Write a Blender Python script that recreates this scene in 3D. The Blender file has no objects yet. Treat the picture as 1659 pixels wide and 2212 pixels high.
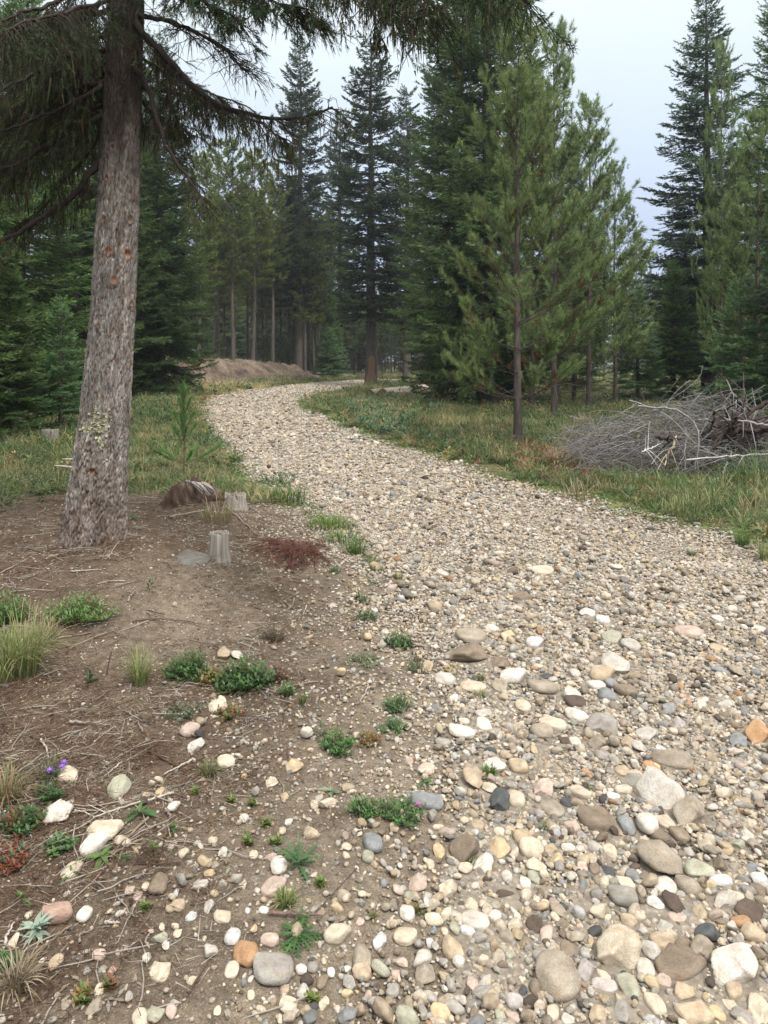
import bpy, math, random
import numpy as np
from mathutils import Vector, Matrix

R = math.radians
random.seed(11)
rng = np.random.default_rng(11)
sc = bpy.context.scene
col = sc.collection

# ------------------------------------------------------------------ camera
CAMZ = 1.55
PITCH = 0.0
HAZE = .0006
cam_d = bpy.data.cameras.new('camera')
cam_d.sensor_fit = 'VERTICAL'
cam_d.sensor_height = 36.0
cam_d.sensor_width = 27.0
cam_d.lens = 26.0
cam_d.shift_y = -(1106 - 780) / 2212
cam_d.clip_start = 0.05
cam_d.clip_end = 4000
cam = bpy.data.objects.new('camera', cam_d)
cam.location = (0, 0, CAMZ)
cam.rotation_euler = (math.pi / 2 - PITCH, 0, 0)
col.objects.link(cam)
sc.camera = cam

# ------------------------------------------------------------------ world, sun, exposure
SUN_EL, SUN_AZ = R(58), R(150)
world = bpy.data.worlds.new('World')
sc.world = world
world.use_nodes = True
wn, wl = world.node_tree.nodes, world.node_tree.links
wn.clear()
w_out = wn.new('ShaderNodeOutputWorld')
sky = wn.new('ShaderNodeTexSky')
sky.sky_type = 'NISHITA'
sky.sun_disc = False
sky.sun_elevation = SUN_EL
sky.sun_rotation = SUN_AZ
sky.air_density = 1.0
sky.dust_density = 4.0
bg1 = wn.new('ShaderNodeBackground'); bg1.inputs[1].default_value = 0.07
wl.new(sky.outputs[0], bg1.inputs[0])
tc = wn.new('ShaderNodeTexCoord')
sx = wn.new('ShaderNodeSeparateXYZ'); wl.new(tc.outputs['Generated'], sx.inputs[0])
cr = wn.new('ShaderNodeValToRGB'); wl.new(sx.outputs[2], cr.inputs[0])
e = cr.color_ramp.elements
e[0].position = 0.0; e[0].color = (0.40, 0.47, 0.62, 1)
e[1].position = 1.0; e[1].color = (2.0, 1.94, 1.85, 1)
k = e.new(0.12); k.color = (0.41, 0.48, 0.65, 1)
k = e.new(0.26); k.color = (0.53, 0.61, 0.72, 1)
k = e.new(0.44); k.color = (0.70, 0.77, 0.80, 1)
k = e.new(0.66); k.color = (1.75, 1.72, 1.66, 1)
nz = wn.new('ShaderNodeTexNoise'); nz.inputs['Scale'].default_value = 1.6; nz.inputs['Detail'].default_value = 3
wl.new(tc.outputs['Generated'], nz.inputs['Vector'])
mr = wn.new('ShaderNodeMapRange'); wl.new(nz.outputs[0], mr.inputs[0])
mr.inputs[1].default_value = .3; mr.inputs[2].default_value = .7; mr.inputs[3].default_value = .93; mr.inputs[4].default_value = 1.06
bg2 = wn.new('ShaderNodeBackground')
wl.new(cr.outputs[0], bg2.inputs[0]); wl.new(mr.outputs[0], bg2.inputs[1])
mx = wn.new('ShaderNodeMixShader'); mx.inputs[0].default_value = 0.85
wl.new(bg1.outputs[0], mx.inputs[1]); wl.new(bg2.outputs[0], mx.inputs[2]); wl.new(mx.outputs[0], w_out.inputs[0])

sun_d = bpy.data.lights.new('sun', 'SUN')
sun_d.energy = 2.5
sun_d.angle = R(11)
sun_d.color = (1.0, 0.96, 0.90)
sun = bpy.data.objects.new('sun', sun_d)
sun.rotation_euler = (math.pi / 2 - SUN_EL, 0, math.pi - SUN_AZ)
col.objects.link(sun)

sc.view_settings.view_transform = 'Standard'
sc.view_settings.look = 'None'
sc.view_settings.exposure = 0.6
sc.view_settings.gamma = 1
sc.view_settings.use_curve_mapping = False
sc.cycles.max_bounces = 6
sc.cycles.diffuse_bounces = 3
sc.cycles.glossy_bounces = 2
sc.cycles.transmission_bounces = 3
sc.cycles.transparent_max_bounces = 8
sc.cycles.volume_bounces = 0
sc.cycles.use_denoising = True
sc.cycles.caustics_reflective = False
sc.cycles.caustics_refractive = False

# ------------------------------------------------------------------ picture <-> place helpers (1659 x 2212 picture units)
CX, CY, FO = 829.5, 780.0, 1597.5
cp, sp_ = math.cos(PITCH), math.sin(PITCH)


def ray(u, v):
    a, b = (u - CX) / FO, (CY - v) / FO
    return np.array([a, cp + b * sp_, -sp_ + b * cp])


def at(u, v, Y):
    d = ray(u, v)
    t = Y / d[1]
    return np.array([d[0] * t, Y, CAMZ + d[2] * t])


def proj(p):
    x, y, z = p[0], p[1], p[2] - CAMZ
    dep = y * cp - z * sp_
    return CX + FO * x / dep, CY - FO * (y * sp_ + z * cp) / dep, dep


_perm = np.random.default_rng(5).random((64, 64, 16)).astype(np.float32)


def noise3(x, y, z):
    x, y, z = np.broadcast_arrays(np.asarray(x, float), np.asarray(y, float), np.asarray(z, float))
    xi, yi, zi = np.floor(x).astype(int), np.floor(y).astype(int), np.floor(z).astype(int)
    fx, fy, fz = x - xi, y - yi, z - zi
    fx, fy, fz = [f * f * (3 - 2 * f) for f in (fx, fy, fz)]
    g = lambda a, b, c: _perm[(xi + a + (zi + c) // 16 * 7) % 64, (yi + b) % 64, (zi + c) % 16]
    def l(c):
        return (g(0, 0, c) * (1 - fx) + g(1, 0, c) * fx) * (1 - fy) + (g(0, 1, c) * (1 - fx) + g(1, 1, c) * fx) * fy
    return l(0) * (1 - fz) + l(1) * fz


def noise2(x, y, oct=1, seed=0):
    s, a, t = 0, 1, 0
    for k in range(oct):
        s = s + a * noise3(np.asarray(x) * 2 ** k + 17.3 * k + seed * 5.1, np.asarray(y) * 2 ** k + 9.7 * k, seed + k * 3 + .5)
        t += a; a *= .5
    return s / t


def sst(x, a, b):
    t = np.clip((np.asarray(x, float) - a) / (b - a), 0, 1)
    return t * t * (3 - 2 * t)


def flat(u, v):
    d = ray(u, v)
    t = CAMZ / -d[2]
    return (d[0] * t, d[1] * t)


RL = [(760, 2212), (790, 2000), (840, 1850), (895, 1700), (925, 1550), (915, 1440), (885, 1330), (850, 1260),
      (800, 1200), (745, 1140), (685, 1088), (600, 1040), (535, 990), (490, 940), (462, 900), (452, 880),
      (482, 862), (545, 849), (610, 839), (700, 827), (780, 821)]
RR = [(1900, 1240), (1659, 1182), (1500, 1150), (1350, 1118), (1200, 1074), (1050, 1040), (950, 1002), (830, 965),
      (720, 920), (640, 885), (622, 868), (680, 852), (750, 839), (800, 828)]
LW = [(-.5, -6.0), (-.15, .9)] + [flat(*q) for q in RL] + [(4, 66), (12, 74)]
RW = [(9, -6.0), (6.2, 2.5), (5.2, 4.2)] + [flat(*q) for q in RR] + [(4.5, 58), (13, 67)]
ROAD = np.array(LW + RW[::-1])


def inpoly(x, y, P):
    x, y = np.asarray(x, float), np.asarray(y, float)
    ins = np.zeros(x.shape, bool)
    n = len(P)
    for i in range(n):
        x1, y1 = P[i]; x2, y2 = P[(i + 1) % n]
        if y1 == y2:
            continue
        c = ((y1 > y) != (y2 > y)) & (x < (x2 - x1) * (y - y1) / (y2 - y1) + x1)
        ins ^= c
    return ins


def polydist(x, y, P):
    x, y = np.asarray(x, float), np.asarray(y, float)
    best = np.full(x.shape, 1e9)
    n = len(P)
    for i in range(n):
        x1, y1 = P[i]; x2, y2 = P[(i + 1) % n]
        dx, dy = x2 - x1, y2 - y1
        t = np.clip(((x - x1) * dx + (y - y1) * dy) / (dx * dx + dy * dy + 1e-12), 0, 1)
        d = np.hypot(x - x1 - t * dx, y - y1 - t * dy)
        best = np.minimum(best, d)
    return np.where(inpoly(x, y, P), best, -best)


def sroad(x, y):
    """signed distance to the road edge, positive on the road, ragged by noise"""
    d = polydist(x, y, ROAD)
    return d + (noise2(np.asarray(x) * 1.3, np.asarray(y) * 1.3, 3, 2) - .5) * .7 * sst(y, 1, 4)


def bankline(y):
    return np.interp(y, [34, 38, 43, 50, 60, 75], [-34, -14.0, -11.2, -8.7, -5.2, -3.0])


def H(x, y):
    x, y = np.asarray(x, float), np.asarray(y, float)
    h = (noise2(x * .11, y * .11, 2, 1) - .5) * .35 * sst(y, 9, 30)
    pd = polydist(x, y, ROAD)
    h = h * (1 - sst(pd, -2, 0)) - .05 * sst(pd, -.35, .5)
    # bank at the bend
    sd = (bankline(y) - x) * .75 + (noise2(x * .5, y * .5, 2, 6) - .5) * .9
    amp = np.interp(y, [38, 44, 52, 62, 72], [1.15, 1.45, 1.2, .7, .25])
    on = sst(y, 34, 38)
    h = h + on * (amp * sst(sd, 0, 1.7) + np.clip(sd - 1.7, 0, 16) * .125 * sst(y, 38, 44))
    # foreground left mound round the big tree
    h = h + .20 * np.exp(-(((x + 2.35) / 1.25) ** 2 + ((y - 5.55) / 1.25) ** 2))
    h = h + .20 * np.exp(-(((x + 1.45) / .75) ** 2 + ((y - 4.75) / .65) ** 2))
    h = h + .10 * sst(-x, .6, 2.2) * (1 - sst(y, 7, 10)) + .12 * sst(-x, 3, 7)
    h = h + .09 * np.exp(-(((x + 2.3) / .42) ** 2 + ((y - 5.75) / .42) ** 2))
    h = h + .10 * np.exp(-(((x + 2.2) / .7) ** 2 + ((y - 7.0) / .6) ** 2))
    # roughness
    near = 1 - sst(np.hypot(x, y), 14, 30)
    h = h + (noise2(x * 1.1, y * 1.1, 2, 3) - .5) * .05 * near
    h = h + (noise2(x * 5.5, y * 5.5, 3, 4) - .5) * .040 * near
    bank = on * sst(sd, -.3, .3) * (1 - sst(sd, 1.6, 2.4))
    h = h + bank * (noise2(x * 1.6, y * 1.6, 4, 8) - .5) * .6
    return h


def h1(x, y):
    return float(H(np.array([x]), np.array([y]))[0])


_ts = np.geomspace(.6, 420, 900)


def G(u, v):
    """where the picture point meets the ground"""
    d = ray(u, v)
    X, Y, Z = d[0] * _ts, d[1] * _ts, CAMZ + d[2] * _ts
    s = Z - H(X, Y)
    k = np.argmax(s < 0)
    if k == 0:
        k = len(_ts) - 1
    a, b = _ts[k - 1], _ts[k]
    for _ in range(12):
        m = (a + b) / 2
        if CAMZ + d[2] * m < h1(d[0] * m, d[1] * m):
            b = m
        else:
            a = m
    return np.array([d[0] * b, d[1] * b, h1(d[0] * b, d[1] * b)])


# ------------------------------------------------------------------ mesh building
class MB:
    def __init__(s):
        s.V, s.T, s.Q, s.C, s.n = [], [], [], [], 0

    def add(s, v, tris=None, quads=None, c=(1, 1, 1)):
        v = np.asarray(v, np.float32).reshape(-1, 3)
        if tris is not None and len(tris):
            s.T.append(np.asarray(tris, np.int64).reshape(-1, 3) + s.n)
        if quads is not None and len(quads):
            s.Q.append(np.asarray(quads, np.int64).reshape(-1, 4) + s.n)
        c = np.asarray(c, np.float32)
        if c.ndim == 1:
            c = np.broadcast_to(c, (len(v), 3))
        s.V.append(v); s.C.append(c); s.n += len(v)
        return s

    def mesh(s, name, mat=None, smooth=False):
        me = bpy.data.meshes.new(name)
        V = np.concatenate(s.V); C = np.concatenate(s.C)
        T = np.concatenate(s.T) if s.T else np.zeros((0, 3), np.int64)
        Q = np.concatenate(s.Q) if s.Q else np.zeros((0, 4), np.int64)
        me.vertices.add(len(V)); me.vertices.foreach_set('co', V.ravel())
        nl = len(T) * 3 + len(Q) * 4
        me.loops.add(nl); me.loops.foreach_set('vertex_index', np.concatenate([T.ravel(), Q.ravel()]).astype(np.int32))
        me.polygons.add(len(T) + len(Q))
        st = np.concatenate([np.arange(len(T)) * 3, len(T) * 3 + np.arange(len(Q)) * 4]).astype(np.int32)
        me.polygons.foreach_set('loop_start', st)
        if smooth:
            me.polygons.foreach_set('use_smooth', np.ones(len(T) + len(Q), bool))
        me.update(calc_edges=True)
        a = me.color_attributes.new('Col', 'FLOAT_COLOR', 'POINT')
        a.data.foreach_set('color', np.concatenate([C, np.ones((len(C), 1), np.float32)], 1).ravel())
        if mat:
            me.materials.append(mat)
        return me

    def build(s, name, mat, parent=None, smooth=False, loc=None):
        return link(name, s.mesh(name, mat, smooth), parent, loc)


def link(name, me, parent=None, loc=None):
    o = bpy.data.objects.new(name, me)
    col.objects.link(o)
    if parent is not None:
        o.parent = parent
    if loc is not None:
        o.location = [float(q) for q in loc]
    return o


def tag(o, label=None, cat=None, group=None, kind=None):
    if label: o['label'] = label
    if cat: o['category'] = cat
    if group: o['group'] = group
    if kind: o['kind'] = kind
    return o


def empty(name, loc, label, cat, group=None, rz=0, s=1.0):
    o = bpy.data.objects.new(name, None)
    o.empty_display_size = .2
    col.objects.link(o)
    o.location = [float(q) for q in loc]
    o.rotation_euler = (0, 0, rz)
    o.scale = (s, s, s) if not hasattr(s, '__len__') else s
    return tag(o, label, cat, group)


def nrm(a):
    return a / (np.linalg.norm(a, axis=-1, keepdims=True) + 1e-12)


def tubes(P, rad, sides=5, cap=False):
    """P (M,N,3) paths, rad (M,N): returns verts, quads"""
    P = np.asarray(P, float); M, N, _ = P.shape
    rad = np.broadcast_to(np.asarray(rad, float), (M, N))
    T = nrm(np.gradient(P, axis=1))
    ref = np.where(np.abs(T[:, :1, 2:3]) > .8, np.array([1., 0, 0]), np.array([0, 0, 1.]))
    A = nrm(np.cross(T, np.broadcast_to(ref, T.shape)))
    B = np.cross(T, A)
    th = np.arange(sides) * 2 * math.pi / sides
    V = P[:, :, None] + rad[:, :, None, None] * (A[:, :, None] * np.cos(th)[:, None] + B[:, :, None] * np.sin(th)[:, None])
    i = np.arange(M)[:, None, None] * N * sides; j = np.arange(N - 1)[None, :, None] * sides; k = np.arange(sides)[None, None]
    k2 = (k + 1) % sides
    b = i + j
    q = np.stack([b + k, b + k2, b + sides + k2, b + sides + k], -1).reshape(-1, 4)
    return V.reshape(-1, 3), q


def smooth_path(pts, n):
    pts = np.asarray(pts, float)
    s = np.concatenate([[0], np.cumsum(np.linalg.norm(np.diff(pts, axis=0), axis=1))]); s /= s[-1]
    t = np.linspace(0, 1, n)
    out = np.stack([np.interp(t, s, pts[:, k]) for k in range(pts.shape[1])], 1)
    for _ in range(max(1, n // (2 * len(pts)))):
        out[1:-1] = (out[:-2] + 2 * out[1:-1] + out[2:]) / 4
    return out


def blades(base, d, L, W, c, droop=0.0):
    """slim triangles"""
    N = len(base)
    r = rng.normal(size=(N, 3))
    s = nrm(np.cross(d, r)) * (np.asarray(W).reshape(-1, 1) / 2)
    tip = base + d * np.asarray(L).reshape(-1, 1)
    v = np.stack([base - s, base + s, tip], 1).reshape(-1, 3)
    t = np.arange(N * 3).reshape(-1, 3)
    return v, t, np.repeat(c, 3, 0)


def needles(mb, P0, D, L, K, nl, nw, spread, C, droop=0.0, tmin=0.0, flatn=0.0):
    """K needles on each of N twigs (P0 start, D direction, L length)"""
    N = len(P0)
    K = np.broadcast_to(np.asarray(K), (N,)).astype(int)
    idx = np.repeat(np.arange(N), K)
    n = len(idx)
    t = tmin + (1 - tmin) * rng.random(n) ** .8
    base = P0[idx] + D[idx] * (L[idx] * t)[:, None]
    base[:, 2] -= droop * (L[idx] * t) ** 2
    r = rng.normal(size=(n, 3)); r[:, 2] *= (1 - flatn)
    perp = r - (r * D[idx]).sum(1, keepdims=True) * D[idx]
    perp = nrm(perp)
    a = spread * (.6 + .5 * rng.random(n)) * (1 - .5 * t)
    d = D[idx] * np.cos(a)[:, None] + perp * np.sin(a)[:, None]
    ln = nl * (.7 + .6 * rng.random(n))
    c = C[idx] * (.85 + .3 * rng.random((n, 1)))
    mb.add(*[q for q in blades(base, d, ln, nw * (.7 + .6 * rng.random(n)), c)][:2], c=np.repeat(c, 3, 0))


# ------------------------------------------------------------------ materials
def mat_new(name):
    m = bpy.data.materials.new(name)
    m.use_nodes = True
    n, l = m.node_tree.nodes, m.node_tree.links
    n.clear()
    o = n.new('ShaderNodeOutputMaterial')
    p = n.new('ShaderNodeBsdfPrincipled')
    l.new(p.outputs[0], o.inputs[0])
    return m, n, l, p, o


def mixc(n, l, fac, a, b, mode='MIX'):
    m = n.new('ShaderNodeMix'); m.data_type = 'RGBA'; m.blend_type = mode
    for sock, v in ((m.inputs[0], fac), (m.inputs[6], a), (m.inputs[7], b)):
        if hasattr(v, 'is_output'):
            l.new(v, sock)
        elif isinstance(v, (int, float)):
            sock.default_value = v
        else:
            sock.default_value = (*v[:3], 1)
    return m.outputs[2]


def texn(n, l, vec, scale, detail=4, rough=.55, kind='noise', **kw):
    t = n.new('ShaderNodeTexNoise' if kind == 'noise' else 'ShaderNodeTexVoronoi')
    t.inputs['Scale'].default_value = scale
    if kind == 'noise':
        t.inputs['Detail'].default_value = detail; t.inputs['Roughness'].default_value = rough
    for k_, v_ in kw.items():
        setattr(t, k_, v_)
    if vec is not None:
        l.new(vec, t.inputs['Vector'])
    return t


def ramp(n, l, src, stops):
    r = n.new('ShaderNodeValToRGB'); l.new(src, r.inputs[0])
    e = r.color_ramp.elements
    for i, (p, c) in enumerate(stops):
        if i < 2:
            e[i].position = p; e[i].color = (*c, 1)
        else:
            q = e.new(p); q.color = (*c, 1)
    return r.outputs[0]


def mrange(n, l, src, a, b, c, d):
    r = n.new('ShaderNodeMapRange')
    l.new(src, r.inputs[0])
    for i, v in enumerate((a, b, c, d)):
        r.inputs[i + 1].default_value = v
    return r.outputs[0]


def bump(n, l, p, h, strength=.5, dist=.01):
    b = n.new('ShaderNodeBump'); b.inputs['Strength'].default_value = strength; b.inputs['Distance'].default_value = dist
    l.new(h, b.inputs['Height']); l.new(b.outputs[0], p.inputs['Normal'])


def attr(n, name, kind='GEOMETRY'):
    a = n.new('ShaderNodeAttribute'); a.attribute_name = name; a.attribute_type = kind
    return a


def foliage_mat(name, src='GEOMETRY', attrn='Col', trans=.38, rough=.5):
    m, n, l, p, o = mat_new(name)
    a = attr(n, attrn, src)
    l.new(a.outputs[0], p.inputs['Base Color'])
    p.inputs['Roughness'].default_value = rough
    p.inputs['Specular IOR Level'].default_value = .35
    t = n.new('ShaderNodeBsdfTranslucent'); l.new(a.outputs[0], t.inputs[0])
    ms = n.new('ShaderNodeMixShader'); ms.inputs[0].default_value = trans
    l.new(p.outputs[0], ms.inputs[1]); l.new(t.outputs[0], ms.inputs[2]); l.new(ms.outputs[0], o.inputs[0])
    return m


def wood_mat(name, scale=30, stretch=(1, 1, .15), bstr=.5, bdist=.006, rough=.85):
    """vertex colour times streaky grain"""
    m, n, l, p, o = mat_new(name)
    a = attr(n, 'Col')
    t = n.new('ShaderNodeTexCoord'); mp = n.new('ShaderNodeMapping'); l.new(t.outputs['Object'], mp.inputs[0])
    mp.inputs['Scale'].default_value = stretch
    q = texn(n, l, mp.outputs[0], scale, 5, .65)
    f = ramp(n, l, q.outputs[0], [(.3, (.55, .52, .5)), (.7, (1.35, 1.35, 1.35))])
    l.new(mixc(n, l, 1.0, a.outputs[0], f, 'MULTIPLY'), p.inputs['Base Color'])
    p.inputs['Roughness'].default_value = rough
    p.inputs['Specular IOR Level'].default_value = .2
    bump(n, l, p, q.outputs[0], bstr, bdist)
    return m


def stone_mat(name, srckind):
    m, n, l, p, o = mat_new(name)
    if srckind == 'object':
        a = n.new('ShaderNodeObjectInfo'); c = a.outputs['Color']; rnd = a.outputs['Random']
    else:
        a = attr(n, 'col', 'INSTANCER'); c = a.outputs[0]
        a2 = attr(n, 'rnd', 'INSTANCER'); rnd = a2.outputs['Fac']
    t = n.new('ShaderNodeTexCoord')
    ad = n.new('ShaderNodeVectorMath'); ad.operation = 'ADD'
    sc_ = n.new('ShaderNodeMath'); sc_.operation = 'MULTIPLY'; sc_.inputs[1].default_value = 57.0
    l.new(rnd, sc_.inputs[0]); cb = n.new('ShaderNodeCombineXYZ')
    for i in range(3): l.new(sc_.outputs[0], cb.inputs[i])
    l.new(t.outputs['Object'], ad.inputs[0]); l.new(cb.outputs[0], ad.inputs[1])
    v = ad.outputs[0]
    n1 = texn(n, l, v, 1.3, 6, .6); n2 = texn(n, l, v, 9, 4, .7); n3 = texn(n, l, v, 45, 2, .6)
    f1 = ramp(n, l, n1.outputs[0], [(.3, (.68, .64, .6)), (.7, (1.18, 1.17, 1.16))])
    f2 = ramp(n, l, n2.outputs[0], [(.35, (.8, .78, .75)), (.6, (1.08, 1.08, 1.08))])
    f3 = ramp(n, l, n3.outputs[0], [(.35, (.72, .7, .68)), (.55, (1.05, 1.05, 1.05))])
    c = mixc(n, l, 1.0, c, f1, 'MULTIPLY'); c = mixc(n, l, .8, c, f2, 'MULTIPLY'); c = mixc(n, l, .8, c, f3, 'MULTIPLY')
    # ochre stain
    st = mrange(n, l, texn(n, l, v, 2.1, 3, .6).outputs[0], .56, .72, 0, .55)
    c = mixc(n, l, st, c, mixc(n, l, 1.0, c, (.95, .72, .42), 'MULTIPLY'))
    l.new(c, p.inputs['Base Color'])
    p.inputs['Roughness'].default_value = .72
    p.inputs['Specular IOR Level'].default_value = .35
    bump(n, l, p, n2.outputs[0], .35, .05)
    return m


M = {}
M['needle'] = foliage_mat('needles')
M['leaf'] = foliage_mat('leaves', trans=.35, rough=.45)
M['leafi'] = foliage_mat('leaves_scattered', 'INSTANCER', 'col', trans=.35, rough=.5)
M['lichen'] = foliage_mat('hanging_lichen', trans=.15, rough=.8)
M['bark'] = wood_mat('bark', 14, (1, 1, .3), .9, .02)
M['twig'] = wood_mat('twig_wood', 60, (1, 1, .3), .3, .002)
M['grey_wood'] = wood_mat('weathered_wood', 60, (1, 1, .06), .9, .008)
M['stone'] = stone_mat('stone', 'object')
M['stonei'] = stone_mat('gravel_stone', 'inst')


def bark_hero():
    m, n, l, p, o = mat_new('scaly_bark')
    a = attr(n, 'Col')
    t = n.new('ShaderNodeTexCoord'); mp = n.new('ShaderNodeMapping'); l.new(t.outputs['Object'], mp.inputs[0])
    mp.inputs['Scale'].default_value = (1, 1, .35)
    w = texn(n, l, mp.outputs[0], 16, 4, .7); w2 = texn(n, l, mp.outputs[0], 70, 5, .7)
    f = ramp(n, l, w.outputs[0], [(.32, (.62, .58, .56)), (.68, (1.3, 1.3, 1.3))])
    g = ramp(n, l, w2.outputs[0], [(.35, (.6, .57, .55)), (.65, (1.3, 1.28, 1.26))])
    c = mixc(n, l, 1.0, a.outputs[0], f, 'MULTIPLY'); c = mixc(n, l, 1.0, c, g, 'MULTIPLY')
    l.new(c, p.inputs['Base Color']); p.inputs['Roughness'].default_value = .85
    p.inputs['Specular IOR Level'].default_value = .25
    bump(n, l, p, w2.outputs[0], .8, .006)
    return m


M['bark_hero'] = bark_hero()


def ground_mat():
    m, n, l, p, o = mat_new('forest_ground')
    t = n.new('ShaderNodeTexCoord'); v = t.outputs['Object']
    veg, lit, grit = attr(n, 'veg').outputs['Fac'], attr(n, 'lit').outputs['Fac'], attr(n, 'grit').outputs['Fac']
    a1 = texn(n, l, v, 2.3, 6, .65); a2 = texn(n, l, v, 22, 6, .7); a3 = texn(n, l, v, 150, 3, .7)
    dirt = ramp(n, l, a1.outputs[0], [(.3, (.070, .052, .038)), (.72, (.175, .138, .102))])
    f2 = ramp(n, l, a2.outputs[0], [(.3, (.55, .52, .5)), (.7, (1.3, 1.3, 1.3))])
    f3 = ramp(n, l, a3.outputs[0], [(.35, (.5, .48, .46)), (.66, (1.45, 1.45, 1.45))])
    dirt = mixc(n, l, 1.0, dirt, f2, 'MULTIPLY')
    gr = mixc(n, l, 1.0, ramp(n, l, a1.outputs[0], [(.3, (.15, .122, .092)), (.7, (.27, .23, .175))]), f2, 'MULTIPLY')
    base = mixc(n, l, grit, dirt, gr)
    vo = texn(n, l, v, 120, kind='vor'); 
    speck = mrange(n, l, vo.outputs['Distance'], .12, .3, .55, 0)
    spc = mixc(n, l, .7, vo.outputs['Color'], (.5, .43, .33)); spc = mixc(n, l, 1.0, spc, (.8, .72, .6), 'MULTIPLY')
    base = mixc(n, l, speck, base, spc)
    litc = mixc(n, l, 1.0, ramp(n, l, a2.outputs[0], [(.3, (.055, .036, .025)), (.7, (.165, .115, .078))]), f3, 'MULTIPLY')
    nb = mrange(n, l, a1.outputs[0], .3, .6, .45, 1.0)
    lm = n.new('ShaderNodeMath'); lm.operation = 'MULTIPLY'; l.new(lit, lm.inputs[0]); l.new(nb, lm.inputs[1])
    base = mixc(n, l, lm.outputs[0], base, litc)
    gc = mixc(n, l, 1.0, ramp(n, l, a1.outputs[0], [(.3, (.045, .055, .022)), (.7, (.12, .115, .05))]), f2, 'MULTIPLY')
    base = mixc(n, l, veg, base, gc)
    base = mixc(n, l, .6, base, mixc(n, l, 1.0, base, f3, 'MULTIPLY'))
    l.new(base, p.inputs['Base Color']); p.inputs['Roughness'].default_value = .92
    p.inputs['Specular IOR Level'].default_value = .2
    ad = n.new('ShaderNodeMath'); l.new(a2.outputs[0], ad.inputs[0]); l.new(a3.outputs[0], ad.inputs[1])
    bump(n, l, p, ad.outputs[0], .8, .012)
    return m


M['ground'] = ground_mat()

# ------------------------------------------------------------------ regions
dirt_px = [(-1500, 1250), (-600, 1180), (-100, 1130), (130, 1085), (200, 1075), (300, 1075), (420, 1095), (560, 1100), (640, 1075), (745, 1140)]
DIRT = np.array([flat(*q) for q in dirt_px] + [(.9, 5.2), (1.2, 2.5), (.6, -3), (-9, -3), (-9, 2)])
P_COVER = np.array([flat(*q) for q in [(735, 872), (860, 862), (900, 905), (880, 950), (800, 935)]])
P_RED = np.array([flat(*q) for q in [(1040, 985), (1250, 955), (1420, 1030), (1400, 1062), (1180, 1050)]])
P_STRAW = np.array([flat(*q) for q in [(405, 850), (500, 832), (600, 832), (560, 848), (470, 866), (455, 900), (400, 900)]])


def veg_density(x, y):
    s = sroad(x, y)
    v = 1 - sst(s, -.25, .05)
    d = polydist(x, y, DIRT) + (noise2(np.asarray(x) * 2.3, np.asarray(y) * 2.3, 3, 12) - .5) * 2.2
    v = v * (1 - sst(d, -.55, .45))
    sd = (bankline(y) - x) * .75
    on = sst(y, 35, 38)
    v = v * (1 - on * sst(sd, -.6, .2) * (1 - .9 * sst(sd, 1.7, 2.8)))
    return v


# ------------------------------------------------------------------ ground and road sheets
def grid_sheet():
    N = 460
    t = np.linspace(-1, 1, N)
    xs = np.sinh(t * 7.6) / math.sinh(7.6) * 900
    t2 = np.linspace(-.62, 1, N)
    ys = 3.0 + np.sinh(t2 * 7.4) / math.sinh(7.4) * 1400
    X, Y = np.meshgrid(xs, ys)
    Z = H(X, Y)
    V = np.stack([X, Y, Z], -1).reshape(-1, 3)
    i = np.arange(N - 1)[:, None] * N + np.arange(N - 1)[None]
    q = np.stack([i, i + 1, i + N + 1, i + N], -1).reshape(-1, 4)
    mb = MB().add(V, quads=q)
    me = mb.mesh('ground', M['ground'], True)
    x, y = V[:, 0], V[:, 1]
    s = sroad(x, y)
    veg = veg_density(x, y) * .9
    d = polydist(x, y, DIRT)
    lit = sst(-x, .2, 1.6) * sst(y, .8, 2.2) * (1 - sst(s, -1.2, -.4)) * sst(d, -1.2, .1)
    lit = np.maximum(lit * .9, np.exp(-(((x + 2.2) / 1.6) ** 2 + ((y - 5.4) / 1.5) ** 2)) * .95)
    sd = (bankline(y) - x) * .75
    lit = np.maximum(lit, sst(y, 35, 38) * sst(sd, 1.8, 3) * .8)
    mound = np.exp(-(((x + 1.2) / .6) ** 2 + ((y - 4.1) / .7) ** 2))
    lit = lit * (1 - .75 * mound)
    grit = np.maximum(sst(s, -1.0, .2), mound * .8)
    grit = np.maximum(grit, sst(y, 35, 38) * sst(sd, -.5, .2) * (1 - sst(sd, 1.8, 2.4)))
    for nm, a in (('veg', veg), ('lit', lit), ('grit', grit)):
        at_ = me.attributes.new(nm, 'FLOAT', 'POINT'); at_.data.foreach_set('value', a.astype(np.float32))
    return tag(link('ground', me), 'brown forest ground with needle litter, dirt and grass roots', None, None, 'structure')


ground = grid_sheet()


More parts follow.
